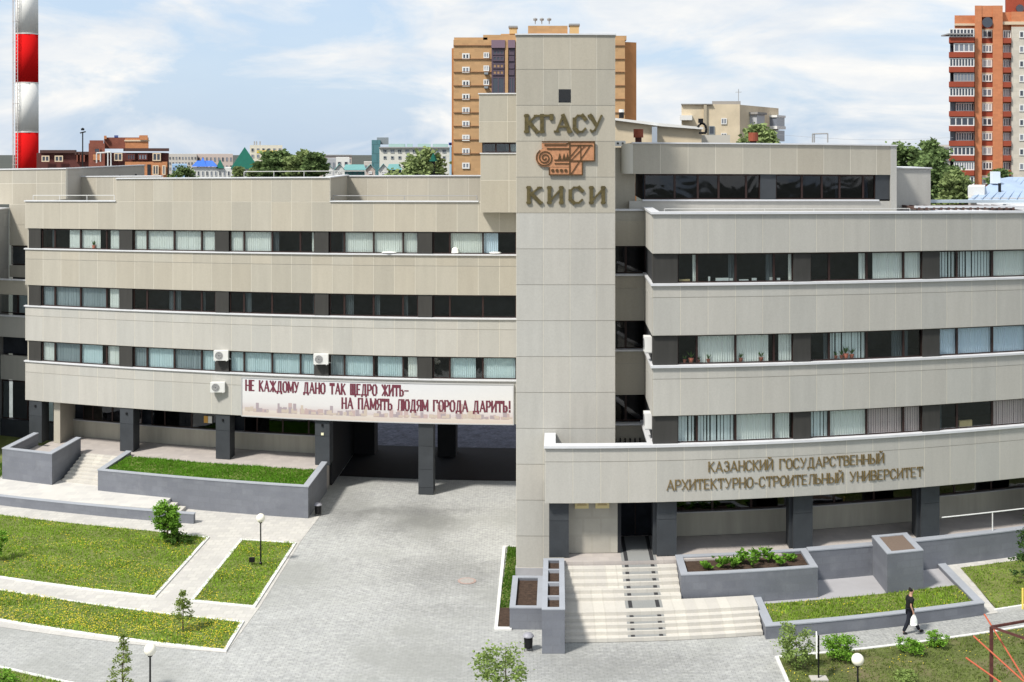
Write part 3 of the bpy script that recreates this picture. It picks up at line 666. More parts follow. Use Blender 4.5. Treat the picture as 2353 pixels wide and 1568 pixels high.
# entrance floor: columns and back wall
for k, (xc, w) in enumerate(((.08, .82), (4.58, .84), (10.38, .84), (16.03, .84), (21.8, .84))):
    column(rw, xc, w, YR + .32, YR + 1.3, 1.52, BOT, [3.05])
    if k >= 1: B(xc - w/2 - .14, xc - w/2 - .002, YR + .55, YR + 1.3, 1.52, BOT, 'column_flank', MATS['dark_grey_stone'], rw)
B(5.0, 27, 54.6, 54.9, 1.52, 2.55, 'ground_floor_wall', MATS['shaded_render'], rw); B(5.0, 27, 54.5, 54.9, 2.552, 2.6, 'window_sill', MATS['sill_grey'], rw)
for k in range(4): window(rw, (5.1, 10.5, 16.2, 21.8)[k], (10.3, 16.0, 21.6, 26.9)[k], 54.65, 2.61, BOT + .3, 'DDD', lites=(1, 1, 1), glass=GLASSD)
B(.49, 2.55, YR + .9, YR + 1.05, 1.52, BOT, 'entrance_wall', mat('entrance_render', (.38, .36, .31), .85, var=.08, brick=(.75, .75, .9, 'xz')), rw)
B(2.55, 2.7, YR + .9, 56.0, 1.52, BOT, 'door_recess_wall', SOFFIT, rw); B(4.2, 4.9, YR + 1.35, 56.0, 1.52, BOT, 'door_recess_wall', SOFFIT, rw)
d_ = B(2.7, 4.2, 54.9, 55.0, 1.52, BOT, 'door', INTER, rw); B(3.42, 3.46, 54.86, 54.899, 1.6, BOT - .1, 'door_post', FRAME, d_)
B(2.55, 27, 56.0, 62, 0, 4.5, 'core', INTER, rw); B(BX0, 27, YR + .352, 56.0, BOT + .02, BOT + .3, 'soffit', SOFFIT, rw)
# ------------------------------------------------------------------ penthouse on the right wing roof
YP = 56.9
ph = thing('rooftop_storey', 'set-back top storey with dark glazing on the right wing roof', 'building', (9.5, YP, 15.5))
PX0, PX1 = 3.45, 15.6
B(PX0, PX1, YP, YP + .3, 17.42, 18.80, 'band_wall', JOINT, ph); panels(ph, PX0 + .0, PX1, YP, 17.42, 18.80, 1.27, (1.0,), PANEL)
B(PX0, PX1 + .3, YP + .31, 64, 17.42, 18.78, 'band_wall', mat('penthouse_side', (.45, .42, .37), .85), ph)
coping(ph, PX0 - .02, PX1 + .3, YP - .08, YP + .6, 18.802, .06); B(PX0, PX1 + .25, YP + .6, 64, 18.785, 18.83, 'roof', ROOF, ph)
mb = MB(); n = 8
for i in range(n):      # rounded pale corner
    a0, a1 = math.pi*(1 + .5*i/n), math.pi*(1 + .5*(i+1)/n)
    cx, cy, rr = PX0 + .0, YP + .45, .5
    p0 = (cx + rr*math.cos(a0), cy + rr*math.sin(a0)); p1 = (cx + rr*math.cos(a1), cy + rr*math.sin(a1))
    mb.prism([p0, p1, (cx, cy)], 17.42, 18.80)
mb.build('rounded_corner', mat('smooth_render', (.55, .53, .47), .8), ph)
B(2.3, 3.6, YP + .6, YP + .9, 15.4, 18.62, 'link_wall', MATS['stone_cladding'], ph)
B(PX0 + .5, PX1, YP + .5, 63, 16.2, 17.40, 'core', INTER, ph)
for k, (a, b, pat) in enumerate(((4.0, 9.35, 'DGDDD'), (10.1, 14.85, 'DDeGh'))):
    window(ph, a, b, YP + .18, 16.25, 17.41, pat.replace('G', 'D'), lites=(1.3, 1, .9, 1.2, .6), glass=GLASSD)
for a, b in ((9.36, 10.09), (14.86, 15.55)): B(a, b, YP + .10, YP + .45, 16.25, 17.415, 'pier', DARKST, ph)
B(3.3, PX1, YP + .02, YP + .5, 15.5, 16.17, 'base_wall', PANELW, ph); coping(ph, 3.9, PX1 - .6, YP - .06, YP + .3, 16.172, .07)
B(15.0, PX1 + .02, YP + .0, YP + .12, 15.5, 17.418, 'end_pier', PANELW, ph) if False else None
B(15.56, 15.86, YP - .02, YP + .6, 15.5, 18.8, 'end_wall', PANELW, ph)
B(15.87, 17.95, 58.2, 62, 15.5, 17.72, 'side_annex', PANELW, ph); coping(ph, 15.87, 18.0, 58.1, 62, 17.722, .05)
# ================================================================== ENTRANCE PODIUM, STAIRS, PLANTERS (right)
ep = thing('entrance_podium', 'cream granite entrance stair with grey carpet strips below the lettered band', 'stairs', (3, 49, 0))
B(.29, 9.4, 51.55, 56.0, 0, 1.5, 'podium_floor', PODM, ep); B(9.402, 27, 51.75, 56.0, 0, 1.5, 'podium_floor', PODM, ep)
RS = .136; CX0, CX1 = 2.67, 4.12
CARP = mat('grey_granite_strip', (.25, .255, .25), .8, grain=.1); RUB = mat('black_rubber', (.035, .035, .038), .9)
def step(x0, x1, y0, y1, z):
    B(x0, x1, y0, y1, 0, z, 'step', STEPM, ep)
    B(CX0, CX1, y0 + (y1 - y0)*.30, y1 - .004, z - .01, z + .004, 'strip', CARP, ep)
    for cx in (CX0 + .12, CX1 - .26): B(cx, cx + .15, y0 + (y1 - y0)*.34, y1 - .03, z + .005, z + .013, 'rubber_mat', RUB, ep)
ys_ = [46.9 + .30*i for i in range(5)]
for i in range(4): step(.30, 7.8, ys_[i], ys_[i+1] - .001, RS*(i+1))
step(.30, 7.8, 48.1, 49.3 - .001, RS*5)
for i in range(5): step(.30, 4.92, 49.3 + .44*i, 49.3 + .44*(i+1) - .001, RS*(6 + i))
B(CX0, CX1, 51.56, 54.8, 1.501, 1.506, 'strip', CARP, ep)
for cx in (CX0 + .12, CX1 - .26): B(cx, cx + .15, 51.57, 54.8, 1.507, 1.515, 'rubber_mat', RUB, ep)
def planter(name, label, x0, x1, y0, y1, zb, zt, t, soil=SOIL, dz=.1, cells=None):
    o = thing(name, label, 'planter', ((x0+x1)/2, y0, zb))
    B(x0, x1, y0, y0 + t, zb, zt - .045, 'front_wall', GREYW, o); B(x0, x1, y1 - t, y1, zb, zt - .045, 'back_wall', GREYW, o)
    B(x0, x0 + t, y0 + t + .001, y1 - t - .001, zb, zt - .045, 'side_wall', GREYW, o); B(x1 - t, x1, y0 + t + .001, y1 - t - .001, zb, zt - .045, 'side_wall', GREYW, o)
    B(x0 - .01, x1 + .01, y0 - .01, y0 + t + .01, zt - .043, zt, 'coping', GREYC, o); B(x0 - .01, x1 + .01, y1 - t - .01, y1 + .01, zt - .043, zt, 'coping', GREYC, o)
    B(x0 - .01, x0 + t + .01, y0 + t + .011, y1 - t - .011, zt - .043, zt, 'coping', GREYC, o); B(x1 - t - .01, x1 + .01, y0 + t + .011, y1 - t - .011, zt - .043, zt, 'coping', GREYC, o)
    B(x0 + t, x1 - t, y0 + t, y1 - t, zb, zt - dz, 'soil', soil, o)
    for c in (cells or []): B(x0 + t + .011, x1 - t - .011, c - .06, c + .06, zb, zt - .001, 'divider', GREYC, o)
    return o
planter('square_planter', 'square grey planter of dark soil left of the celled planter', -1.83, -.57, 48.2, 51.8, -.05, .84, .21, dz=.13)
cp = planter('celled_planter', 'tall narrow grey planter with four soil cells edging the stair', -.555, .285, 45.9, 51.6, -.05, 1.63, .19, dz=.14, cells=[47.25, 48.75, 50.25])
bp = planter('flower_planter', 'wide grey planter with tall leafy green plants right of the stair', 4.94, 10.5, 49.55, 52.0, .3, 1.56, .27, dz=.14)
planter('tall_planter', 'tall square grey planter of bare brown soil near the right columns', 13.32, 14.86, 49.2, 51.7, .1, 1.97, .24, soil=mat('dry_soil', (.16, .12, .095), 1, grain=.3), dz=.03)
fp = thing('low_planter', 'low wide grey planter with dandelion grass right of the stair foot', 'planter', (12, 46.6, 0))
B(7.85, 16.55, 46.5, 46.8, -.05, .455, 'front_wall', GREYW, fp); B(7.85, 8.15, 46.802, 49.6, -.05, .455, 'side_wall', GREYW, fp); B(16.25, 16.55, 46.802, 51.9, -.05, .455, 'side_wall', GREYW, fp)
B(7.83, 16.57, 46.48, 46.82, .457, .50, 'coping', GREYC, fp); B(7.83, 8.17, 46.822, 49.6, .457, .50, 'coping', GREYC, fp); B(16.23, 16.57, 46.822, 51.9, .457, .50, 'coping', GREYC, fp)
B(8.152, 16.248, 46.802, 49.15, 0, .36, 'soil', TURF, fp); B(8.152, 16.248, 49.152, 51.75, 0, .30, 'patio_floor', mat('lilac_slabs', (.36, .355, .37), .8, var=.05, grain=.05), fp)
grass(rect(8.2, 16.2, 46.85, 49.1), 170, .09, lambda x, y: .36); flowers(rect(8.2, 16.2, 46.85, 49.1), 230, lambda x, y: .44)
pw = thing('podium_wall', 'grey tiled retaining wall along the right podium edge', 'wall', (18, 51.6, 0))
B(10.52, 27, 51.55, 51.748, -.05, 1.55, 'wall', GREYW, pw); B(10.52, 27, 51.53, 52.0, 1.551, 1.6, 'coping', GREYC, pw)
# leafy plants in the flower planter
def leaves(name, pts, size, m, parent=None, spread=.0, wide=.35, up=.2, **props):
    """one leaf quad (two triangles) per point, random attitude"""
    n = len(pts); p = np.array(pts); a = np.random.normal(size=(n, 3)); a[:, 2] = np.abs(a[:, 2])*up + .0; a /= np.linalg.norm(a, axis=1)[:, None]
    b = np.cross(a, np.random.normal(size=(n, 3))); b /= np.linalg.norm(b, axis=1)[:, None]
    s = size*np.random.uniform(.6, 1.4, n)[:, None]
    v = np.stack([p, p + a*s*.5 + b*s*wide, p + a*s, p + a*s*.5 - b*s*wide], 1).reshape(-1, 3)
    me = bpy.data.meshes.new(name); me.vertices.add(4*n); me.vertices.foreach_set('co', (v - p[0]).ravel())
    me.loops.add(4*n); me.loops.foreach_set('vertex_index', np.arange(4*n)); me.polygons.add(n); me.polygons.foreach_set('loop_start', np.arange(0, 4*n, 4))
    me.update(calc_edges=True); me.materials.append(m)
    o = bpy.data.objects.new(name, me); COL.objects.link(o); o.location = p[0]
    if parent is not None: o.parent = parent; o.location = Vector(p[0]) - wloc(parent)
    for k, vv in props.items(): o[k] = vv
    return o
BR = mat('bark', (.10, .075, .05), .95, var=.3, nscale=8); BIRCH = mat('pale_bark', (.30, .28, .24), .95, var=.4, nscale=6)
random.seed(21)
plx = [(6.1, .35), (6.7, .55), (7.15, .5), (7.6, .75), (7.95, .85), (8.3, .7), (8.7, .75), (9.1, .5), (9.6, .35), (7.3, .3)]
for k, (x, s) in enumerate(plx):
    y = 50.6 + random.uniform(-.35, .55); base = bend(x, y, 1.42)
    pt = thing('leafy_plant', 'broad-leaved green plant in the planter, %s' % ['leftmost and low', 'second from the left', 'third from the left', 'left of the tallest', 'tallest in the middle', 'just right of the tallest', 'leaning over the front edge', 'third from the right end', 'small one at the right end', 'short one hidden at the front'][k], 'plant', base, 'leafy plants in the flower planter', warp=False)
    mb = MB(); pts = []
    for i in range(7):
        a = random.uniform(0, 6.28); l = s*random.uniform(.6, 1.1); q = (base[0] + math.cos(a)*l*.45, base[1] + math.sin(a)*l*.35, base[2] + l*.8)
        mb.tube(base, q, .008, .004, 4); pts += [tuple(Vector(base).lerp(Vector(q), random.uniform(.35, 1.05))) for _ in range(9)]
    mb.build('stem', leafmat('stem_green', (.10, .16, .04)), pt, warp=False)
    leaves('foliage', pts, .20, leafmat('broad_leaf', (.13, .27, .035), .4, 3), pt, up=.5, wide=.28)
# ================================================================== TREES AND BUSHES NEAR
def crown_pts(c, rx, rz, n, clumps, shape='ball'):
    out = []
    for _ in range(clumps):
        while True:
            d = np.random.normal(size=3); d /= np.linalg.norm(d); f = random.random()**.33
            if shape == 'cone':
                h = random.random(); a = random.uniform(0, 6.28); w = (1 - h)**.8*random.uniform(.5, 1.0); q = (math.cos(a)*w*rx, math.sin(a)*w*rx, (h*2 - 1)*rz); break
            q = (d[0]*rx*f, d[1]*rx*f, d[2]*rz*f); break
        cr = rx*(.22 if shape == 'cone' else .3)*random.uniform(.6, 1.2)
        g = np.random.normal(size=(n//clumps, 3))*cr*np.array([1, 1, .7])*.55
        out += [(c[0] + q[0] + u[0], c[1] + q[1] + u[1], c[2] + q[2] + u[2]) for u in g]
    return out
def tree(name, label, cat, base, h, w, n, leaf, m, trunk=BR, group=None, shape='ball', clumps=40, tz=.3, tr=None, crown_h=None):
    """base in world metres"""
    t = thing(name, label, cat, base, group, warp=False)
    ch = crown_h or h*(1 - tz); cz = base[2] + h - ch/2; c = (base[0], base[1], cz)
    mb = MB(); tr = tr or h*.03; mb.tube(base, (base[0] + random.uniform(-.02, .02)*h, base[1], base[2] + h*.55), tr, tr*.55, 7)
    mb.tube((base[0], base[1], base[2] + h*.5), (base[0], base[1], base[2] + h*.93), tr*.6, tr*.15, 6)
    for i in range(9):
        a = random.uniform(0, 6.28); z0 = base[2] + h*(tz*.8 + (1 - tz)*.7*i/9); l = w*.42*random.uniform(.6, 1)*(1.15 - i/10 if shape == 'cone' else 1)
        mb.tube((base[0], base[1], z0), (base[0] + math.cos(a)*l, base[1] + math.sin(a)*l, z0 + l*(.1 if shape == 'cone' else .6)), tr*.35, tr*.08, 5)
    mb.build('trunk', trunk, t, warp=False)
    leaves('crown', crown_pts(c, w/2, ch/2, n, clumps, shape), leaf, m, t)
    return t
def gb(px, py, z=0): p = plan(px, py, z); return bend(p[0], p[1], z)
LG = leafmat('fresh_leaf', (.17, .33, .045), .4, 3); LG2 = leafmat('larch_needles', (.19, .25, .06), .35, 4); LG3 = leafmat('pine_needles', (.06, .11, .035), .4, 3); LG4 = leafmat('pale_leaf', (.21, .29, .085), .4, 4)
tree('young_tree', 'young bright green bushy tree at the back edge of the large lawn', 'tree', gb(384, 1247), 2.05, 1.15, 7000, .10, LG, clumps=46, tz=.08)
tree('shrub', 'low dark green shrub at the foot of the bushy young tree', 'shrub', gb(413, 1250), .45, 1.1, 900, .09, leafmat('dark_shrub', (.05, .10, .02)), clumps=20, tz=.05)
tree('young_larch', 'small sparse larch in the dandelion strip lawn', 'tree', gb(420, 1452), 1.55, .95, 1300, .07, LG2, shape='cone', clumps=50, tz=.28, tr=.03)
tree('young_larch', 'thin tall larch at the bottom edge left of the lamp', 'tree', gb(283, 1600), 2.1, 1.05, 1700, .07, LG2, shape='cone', clumps=70, tz=.05, tr=.035)
tree('young_tree', 'pale leafy sapling top at the bottom centre before the plaza', 'tree', gb(1162, 1650), 2.5, 1.75, 1700, .10, LG4, clumps=26, tz=.2, tr=.04, crown_h=1.7)
tree('tall_bush', 'tall airy light green bush at the corner of the front right lawn', 'bush', gb(1829, 1537), 1.75, 1.25, 2100, .085, LG4, clumps=34, tz=.05, tr=.02)
tree('round_bush', 'wide dark green bush behind the white signpost', 'bush', gb(1932, 1520), .95, 1.35, 2200, .08, LG, clumps=30, tz=.03, tr=.02)
tree('round_bush', 'small green bush at the feet of the walking man', 'bush', gb(2094, 1503), .65, .85, 1300, .07, LG, clumps=22, tz=.03, tr=.02)
tree('round_bush', 'small bright bush by the kerb right of the walking man', 'bush', gb(2153, 1486), .62, .80, 1200, .07, LG, clumps=22, tz=.03, tr=.02)
tree('round_bush', 'small bush at the bottom edge right of the globe lamp', 'bush', gb(2085, 1580), .55, .8, 900, .08, LG4, clumps=18, tz=.03, tr=.02)
tree('pine_tree', 'young pine cut by the right edge of the picture', 'tree', gb(2368, 1345, .2), 2.9, 1.6, 2400, .12, LG3, shape='cone', clumps=60, tz=.1)
tree('shrub', 'green shrub at the left edge of the large lawn', 'shrub', gb(-6, 1290), 1.6, .9, 1300, .1, LG, clumps=20, tz=.05)
tree('shrub', 'green shrub in the bottom left corner', 'shrub', gb(5, 1575), .4, 1.1, 700, .09, LG, clumps=16, tz=.05)
grass(rect(17.6, 22, 38, 43), 60, .16, name='weeds')
# ================================================================== LAMPS
def lamp(base, hgt, label):
    t = thing('street_lamp', label, 'lamp', base, 'globe lamps on black posts', warp=False); x, y, z = base
    MB().lathe((x, y, z), [(.07, 0), (.07, .12), (.035, .16), (.03, hgt - .18)], 12).build('post', BLACK, t, warp=False)
    MB().lathe((x, y, z), [(.06, hgt - .18), (.08, hgt - .15), (.06, hgt - .12)], 12).build('collar', BLACK, t, warp=False)
    prof = [(.195*math.sin(math.pi*k/14) + .001, hgt + .05 - .195*math.cos(math.pi*k/14)) for k in range(15)]
    MB().lathe((x, y, z), prof, 24).build('globe', mat('opal_glass', (.84, .80, .68), .3, spec=.5), t, warp=False, smooth=True)
lamp(gb(599, 1299), 2.06, 'globe lamp on a black post in the small lawn beside the plaza')
p_ = far(345, 1500, 0); 
def lamp_at(px, py, z, label):
    r = F*(EYE - z)/(py - YH - 7); x = (px - 1176.5)/F*r; lamp((x, r, -.15), z + .10, label)
lamp_at(345, 1500, 2.3, 'globe lamp standing by the thin larch at the bottom left')
lamp_at(1971, 1523, 2.3, 'globe lamp in the front right lawn near the signpost')
# ================================================================== BINS, FLOODLIGHT, SIGN
def bin_(px, py, label):
    b = gb(px, py); t = thing('litter_bin', label, 'bin', b, 'black litter bins', warp=False); x, y, z = b
    MB().lathe((x, y, z), [(.12, .08), (.15, .10), (.165, .46), (.15, .47), (.14, .12)], 14).build('bucket', BLACK, t, warp=False)
    mb = MB()
    for a in (0, 1.57, 3.14, 4.71): mb.tube((x + .19*math.cos(a + .8), y + .19*math.sin(a + .8), z), (x + .19*math.cos(a + .8), y + .19*math.sin(a + .8), z + .52), .013, n=6)
    mb.build('stand', BLACK, t, warp=False)
    MB().lathe((x, y, z), [(.21, .51), (.20, .55), (.13, .62), (.02, .65)], 14).build('lid', mat('grey_lid', (.28, .28, .31), .35), t, warp=False)
bin_(1214, 1494, 'black litter bin in front of the square planter')
bin_(731, 1184, 'black litter bin at the corner of the grass planter')
b = gb(579, 1299); t = thing('floodlight', 'small black floodlight standing in the small lawn', 'floodlight', b, warp=False)
MB().tube(b, (b[0], b[1], b[2] + .14), .02).build('stake', BLACK, t, warp=False)
MB().box(b[0] - .12, b[0] + .12, b[1] - .07, b[1] + .07, b[2] + .14, b[2] + .34).build('lamp_head', BLACK, t, warp=False)
b = gb(1881, 1562); t = thing('signpost', 'white sign board seen edge-on on a black post in a concrete foot', 'sign', b, warp=False)
MB().tube(b, (b[0], b[1], b[2] + 1.55), .03, n=8).build('post', BLACK, t, warp=False)
MB().prism([(b[0] - .16, b[1] - .28), (b[0] - .12, b[1] - .30), (b[0] + .01, b[1] + .28), (b[0] - .03, b[1] + .30)], b[2] + .85, b[2] + 1.58).build('board', WHITE, t, warp=False)
MB().prism([(b[0] - .125, b[1] - .18), (b[0] - .115, b[1] - .182), (b[0] - .045, b[1] + .12), (b[0] - .055, b[1] + .122)], b[2] + 1.0, b[2] + 1.4).build('printed_panel', mat('sign_blue', (.12, .2, .35)), t, warp=False)
MB().box(b[0] - .3, b[0] + .3, b[1] - .2, b[1] + .2, b[2] - .05, b[2] + .07).build('foot', mat('concrete', (.42, .4, .37), .9, var=.1), t, warp=False)
# ================================================================== RUSTY FRAME
r0 = 40.0
def fz(px, py, r): return far(px, py, r)
t = thing('garden_frame', 'rust-brown steel pergola frame with orange rods at the right edge', 'frame', (fz(2278, 0, r0)[0], r0, -.2), warp=False)
RUST = mat('rust_paint', (.085, .03, .025), .7, var=.3, nscale=6); ORG = mat('orange_rod', (.42, .10, .05), .7)
a = fz(2278, 1441, r0); MB().tube((a[0], a[1], -.3), a, .065, n=4).build('post', RUST, t, warp=False)
MB().tube(a, (a[0] + 3.2, a[1] + 1.2, a[2] + .02), .05, n=4).build('beam', RUST, t, warp=False)
MB().tube(a, (a[0] + 1.9, a[1] - 2.2, a[2] - .1), .05, n=4).build('beam', RUST, t, warp=False)
b2 = (a[0] + 1.9, a[1] - 2.2, a[2] - .1); MB().tube((b2[0], b2[1], -.3), b2, .065, n=4).build('post', RUST, t, warp=False)
for (xa, ya, xb, yb, ra, rb_) in ((2262, 1412, 2372, 1590, 41.5, 38.5), (2237, 1462, 2390, 1600, 40.5, 38), (2220, 1512, 2330, 1590, 40, 38)):
    MB().tube(fz(xa, ya, ra), fz(xb, yb, rb_), .028, n=6).build('rod', ORG, t, warp=False)
b = gb(2350, 1400); t = thing('marker_pole', 'short yellow pole at the right edge of the picture', 'pole', b, warp=False)
MB().tube(b, (b[0], b[1], b[2] + .85), .04, n=8).build('shaft', mat('yellow_paint', (.75, .55, .12)), t, warp=False)
# ================================================================== RAILING ON THE RIGHT PODIUM
t = thing('handrail', 'white tubular handrail on the right podium edge', 'railing', (18, 51.9, 1.6))
mb = MB(); xs_ = [16.5 + i*1.5 for i in range(7)]
for a, b in zip(xs_[:-1], xs_[1:]): mb.tube((a, 51.85, 2.42), (b, 51.85, 2.42), .03, n=8)
mb.build('rail', WHITE, t)
for x in (18.85, 21.5): MB().tube((x, 51.85, 1.6), (x, 51.85, 2.40), .03, n=8).build('post', WHITE, t)
def rail(label, x0, x1, y, z0, h, m, posts=4, r=.022):
    t = thing('roof_railing', label, 'railing', ((x0 + x1)/2, y, z0)); mb = MB(); n = max(1, int((x1 - x0)/3))
    for i in range(n): mb.tube((x0 + (x1-x0)*i/n, y, z0 + h), (x0 + (x1-x0)*(i+1)/n, y, z0 + h), r, n=6)
    mb.build('rail', m, t)
    for i in range(posts): x = x0 + (x1 - x0)*i/max(1, posts - 1); MB().tube((x, y, z0), (x, y, z0 + h), r, n=6).build('post', m, t)
GRR = mat('grey_rail', (.3, .3, .3), .6)
rail('thin grey railing on the notch ledge of the left wing', -29.9, -24.8, YL + .45, 15.78, .28, mat('pale_rail', (.55, .55, .53)))
rail('thin dark railing along the right-hand roof ledge of the left wing', UF1 + .1, -4.3, YL + .42, 15.78, .26, GRR, 3)
rail('thin pale railing on the terrace roof of the right wing', 4.6, 15.5, 53.4, 15.5, .48, MATS['pale_rail'], 6, .015)
rail('pale railing on the far roof behind the left wing', -21.5, -13.0, 84, 16.1, 1.0, MATS['pale_rail'], 5, .03)
# ================================================================== AIR CONDITIONERS
def ac(x, y, z, label, rot=0, w=.80, h=.55, d=.30):
    t = thing('air_conditioner', label, 'air conditioner', (x, y, z), 'outdoor air conditioner units'); c = bend(x, y, z)
    if rot == 0:
        mb = MB().box(c[0] - w/2, c[0] + w/2, c[1] - d, c[1], c[2], c[2] + h); mb.build('casing', WHITE, t, warp=False)
        fc = (c[0] - w*.13, c[1] - d - .004, c[2] + h/2)
        mb = MB(); mb.tube(fc, (fc[0], fc[1] - .008, fc[2]), h*.40, n=20); g = mb.build('fan_grille', mat('fan_grey', (.16, .16, .17)), t, warp=False)
        mb = MB()
        for rr in (.12, .2, .29, .38):
            for k in range(16):
                a0, a1 = 2*math.pi*k/16, 2*math.pi*(k+1)/16
                mb.tube((fc[0] + h*rr*math.cos(a0), fc[1] - .014, fc[2] + h*rr*math.sin(a0)), (fc[0] + h*rr*math.cos(a1), fc[1] - .014, fc[2] + h*rr*math.sin(a1)), .007, n=4)
        mb.build('guard_ring', WHITE, g, warp=False)
        for s in (-.3, .3): MB().box(c[0] + s - .02, c[0] + s + .02, c[1] - d, c[1] + .12, c[2] - .04, c[2] - .002).build('bracket', WHITE, t, warp=False)
        MB().tube((c[0] + w/2, c[1] - .1, c[2] + .1), (c[0] + w/2 + .08, c[1] + .05, c[2] + .02), .02).build('pipe', WHITE, t, warp=False)
    else:
        MB().box(c[0] - d, c[0], c[1] - w/2, c[1] + w/2, c[2], c[2] + h).build('casing', WHITE, t, warp=False)
        MB().tube((c[0] - d - .004, c[1], c[2] + h/2), (c[0] - d - .012, c[1], c[2] + h/2), h*.38, n=20).build('fan_grille', MATS['fan_grey'], t, warp=False)
        for s in (-.25, .25): MB().box(c[0] - d, c[0] + .1, c[1] + s - .02, c[1] + s + .02, c[2] - .04, c[2] - .002).build('bracket', WHITE, t, warp=False)
ac(PX[2] + .0, YL - .02, 6.92, 'white air conditioner on the window-row pier above the other unit')
ac(PX[3] + .0, YL - .02, 6.92, 'white air conditioner on the window-row pier over the banner')
ac(YL*math.tan((503 - X0)/F), YL - .05, 5.15, 'white air conditioner hung on the bare band left of the banner')
ac(RX0 + .02, 52.9, 9.95, 'upper white air conditioner at the dark corner beside the tower', 1, h=.65, w=.6)
ac(RX0 + .02, 52.9, 6.72, 'lower white air conditioner at the dark corner beside the tower', 1, h=.65, w=.6)
# ================================================================== LETTERING
CX = {
'А': (.80, [[(0,0),(.4,1)],[(.4,1),(.8,0)],[(.15,.32),(.65,.32)]]), 'В': (.62, [[(0,0),(0,1)],[(0,1),(.4,1),(.54,.88),(.54,.66),(.4,.54),(0,.54)],[(.4,.54),(.62,.42),(.62,.13),(.45,0),(0,0)]]),
'Г': (.58, [[(0,0),(0,1)],[(0,1),(.58,1),(.58,.8)]]), 'Д': (.78, [[(0,-.16),(0,0),(.78,0),(.78,-.16)],[(.14,0),(.26,1),(.64,1)],[(.64,1),(.64,0)]]),
'Е': (.56, [[(0,0),(0,1)],[(0,1),(.56,1)],[(0,0),(.56,0)],[(0,.52),(.42,.52)]]), 'Ж': (1.0, [[(.5,0),(.5,1)],[(0,1),(.5,.5),(0,0)],[(1,1),(.5,.5),(1,0)]]),
'З': (.58, [[(0,.85),(.14,1),(.42,1),(.54,.87),(.54,.66),(.4,.54),(.2,.54)],[(.4,.54),(.58,.42),(.58,.13),(.44,0),(.14,0),(0,.15)]]),
'И': (.66, [[(0,0),(0,1)],[(.66,0),(.66,1)],[(0,.06),(.66,.94)]]), 'Й': (.66, [[(0,0),(0,1)],[(.66,0),(.66,1)],[(0,.06),(.66,.94)],[(.16,1.24),(.33,1.15),(.5,1.24)]]),
'К': (.64, [[(0,0),(0,1)],[(0,.46),(.6,1)],[(.16,.58),(.64,0)]]), 'Л': (.68, [[(0,0),(.12,.08),(.2,1),(.68,1)],[(.68,1),(.68,0)]]),
'М': (.86, [[(0,0),(0,1)],[(0,1),(.43,.15),(.86,1)],[(.86,1),(.86,0)]]), 'Н': (.66, [[(0,0),(0,1)],[(.66,0),(.66,1)],[(0,.5),(.66,.5)]]),
'О': (.70, [[(.2,0),(0,.22),(0,.78),(.2,1),(.5,1),(.7,.78),(.7,.22),(.5,0),(.2,0)]]), 'П': (.64, [[(0,0),(0,1)],[(0,1),(.64,1)],[(.64,1),(.64,0)]]),
'Р': (.58, [[(0,0),(0,1)],[(0,1),(.42,1),(.58,.86),(.58,.6),(.42,.46),(0,.46)]]), 'С': (.66, [[(.66,.78),(.48,1),(.2,1),(0,.78),(0,.22),(.2,0),(.48,0),(.66,.2)]]),
'Т': (.66, [[(.33,0),(.33,1)],[(0,.84),(0,1),(.66,1),(.66,.84)]]), 'У': (.68, [[(0,1),(.36,.42)],[(.68,1),(.28,.1),(.1,0),(.02,.1)]]),
'Х': (.68, [[(0,0),(.68,1)],[(0,1),(.68,0)]]), 'Щ': (.86, [[(0,1),(0,0),(.86,0),(.86,-.16)],[(.38,0),(.38,1)],[(.76,0),(.76,1)]]),
'Ы': (.84, [[(0,0),(0,1)],[(0,.54),(.36,.54),(.5,.4),(.5,.13),(.36,0),(0,0)],[(.84,0),(.84,1)]]), 'Ь': (.54, [[(0,0),(0,1)],[(0,.54),(.38,.54),(.54,.4),(.54,.13),(.38,0),(0,0)]]),
'Ю': (.92, [[(0,0),(0,1)],[(0,.5),(.3,.5)],[(.46,0),(.3,.22),(.3,.78),(.46,1),(.76,1),(.92,.78),(.92,.22),(.76,0),(.46,0)]]),
'Я': (.60, [[(.6,0),(.6,1)],[(.6,1),(.18,1),(.02,.86),(.02,.6),(.18,.46),(.6,.46)],[(.26,.46),(0,0)]]),
'-': (.34, [[(0,.42),(.34,.42)]]), '–': (.62, [[(0,.5),(.62,.5)]]), '!': (.22, [[(.15,.34),(.15,1)],[(.15,0),(.15,.1)]])}
def stroke(mb, p, q, w, y0, y1, ext=.5):
    p = Vector(p); q = Vector(q); d = (q - p); L = d.length or 1; d /= L; n = Vector((-d.y, d.x))*w/2; p = p - d*w*ext*.8; q = q + d*w*ext*.8
    c = [p - n, q - n, q + n, p + n]
    mb.add([(v.x, y0, v.y) for v in c] + [(v.x, y1, v.y) for v in c], [(0,1,2,3), (7,6,5,4), (0,4,5,1), (1,5,6,2), (2,6,7,3), (3,7,4,0)])
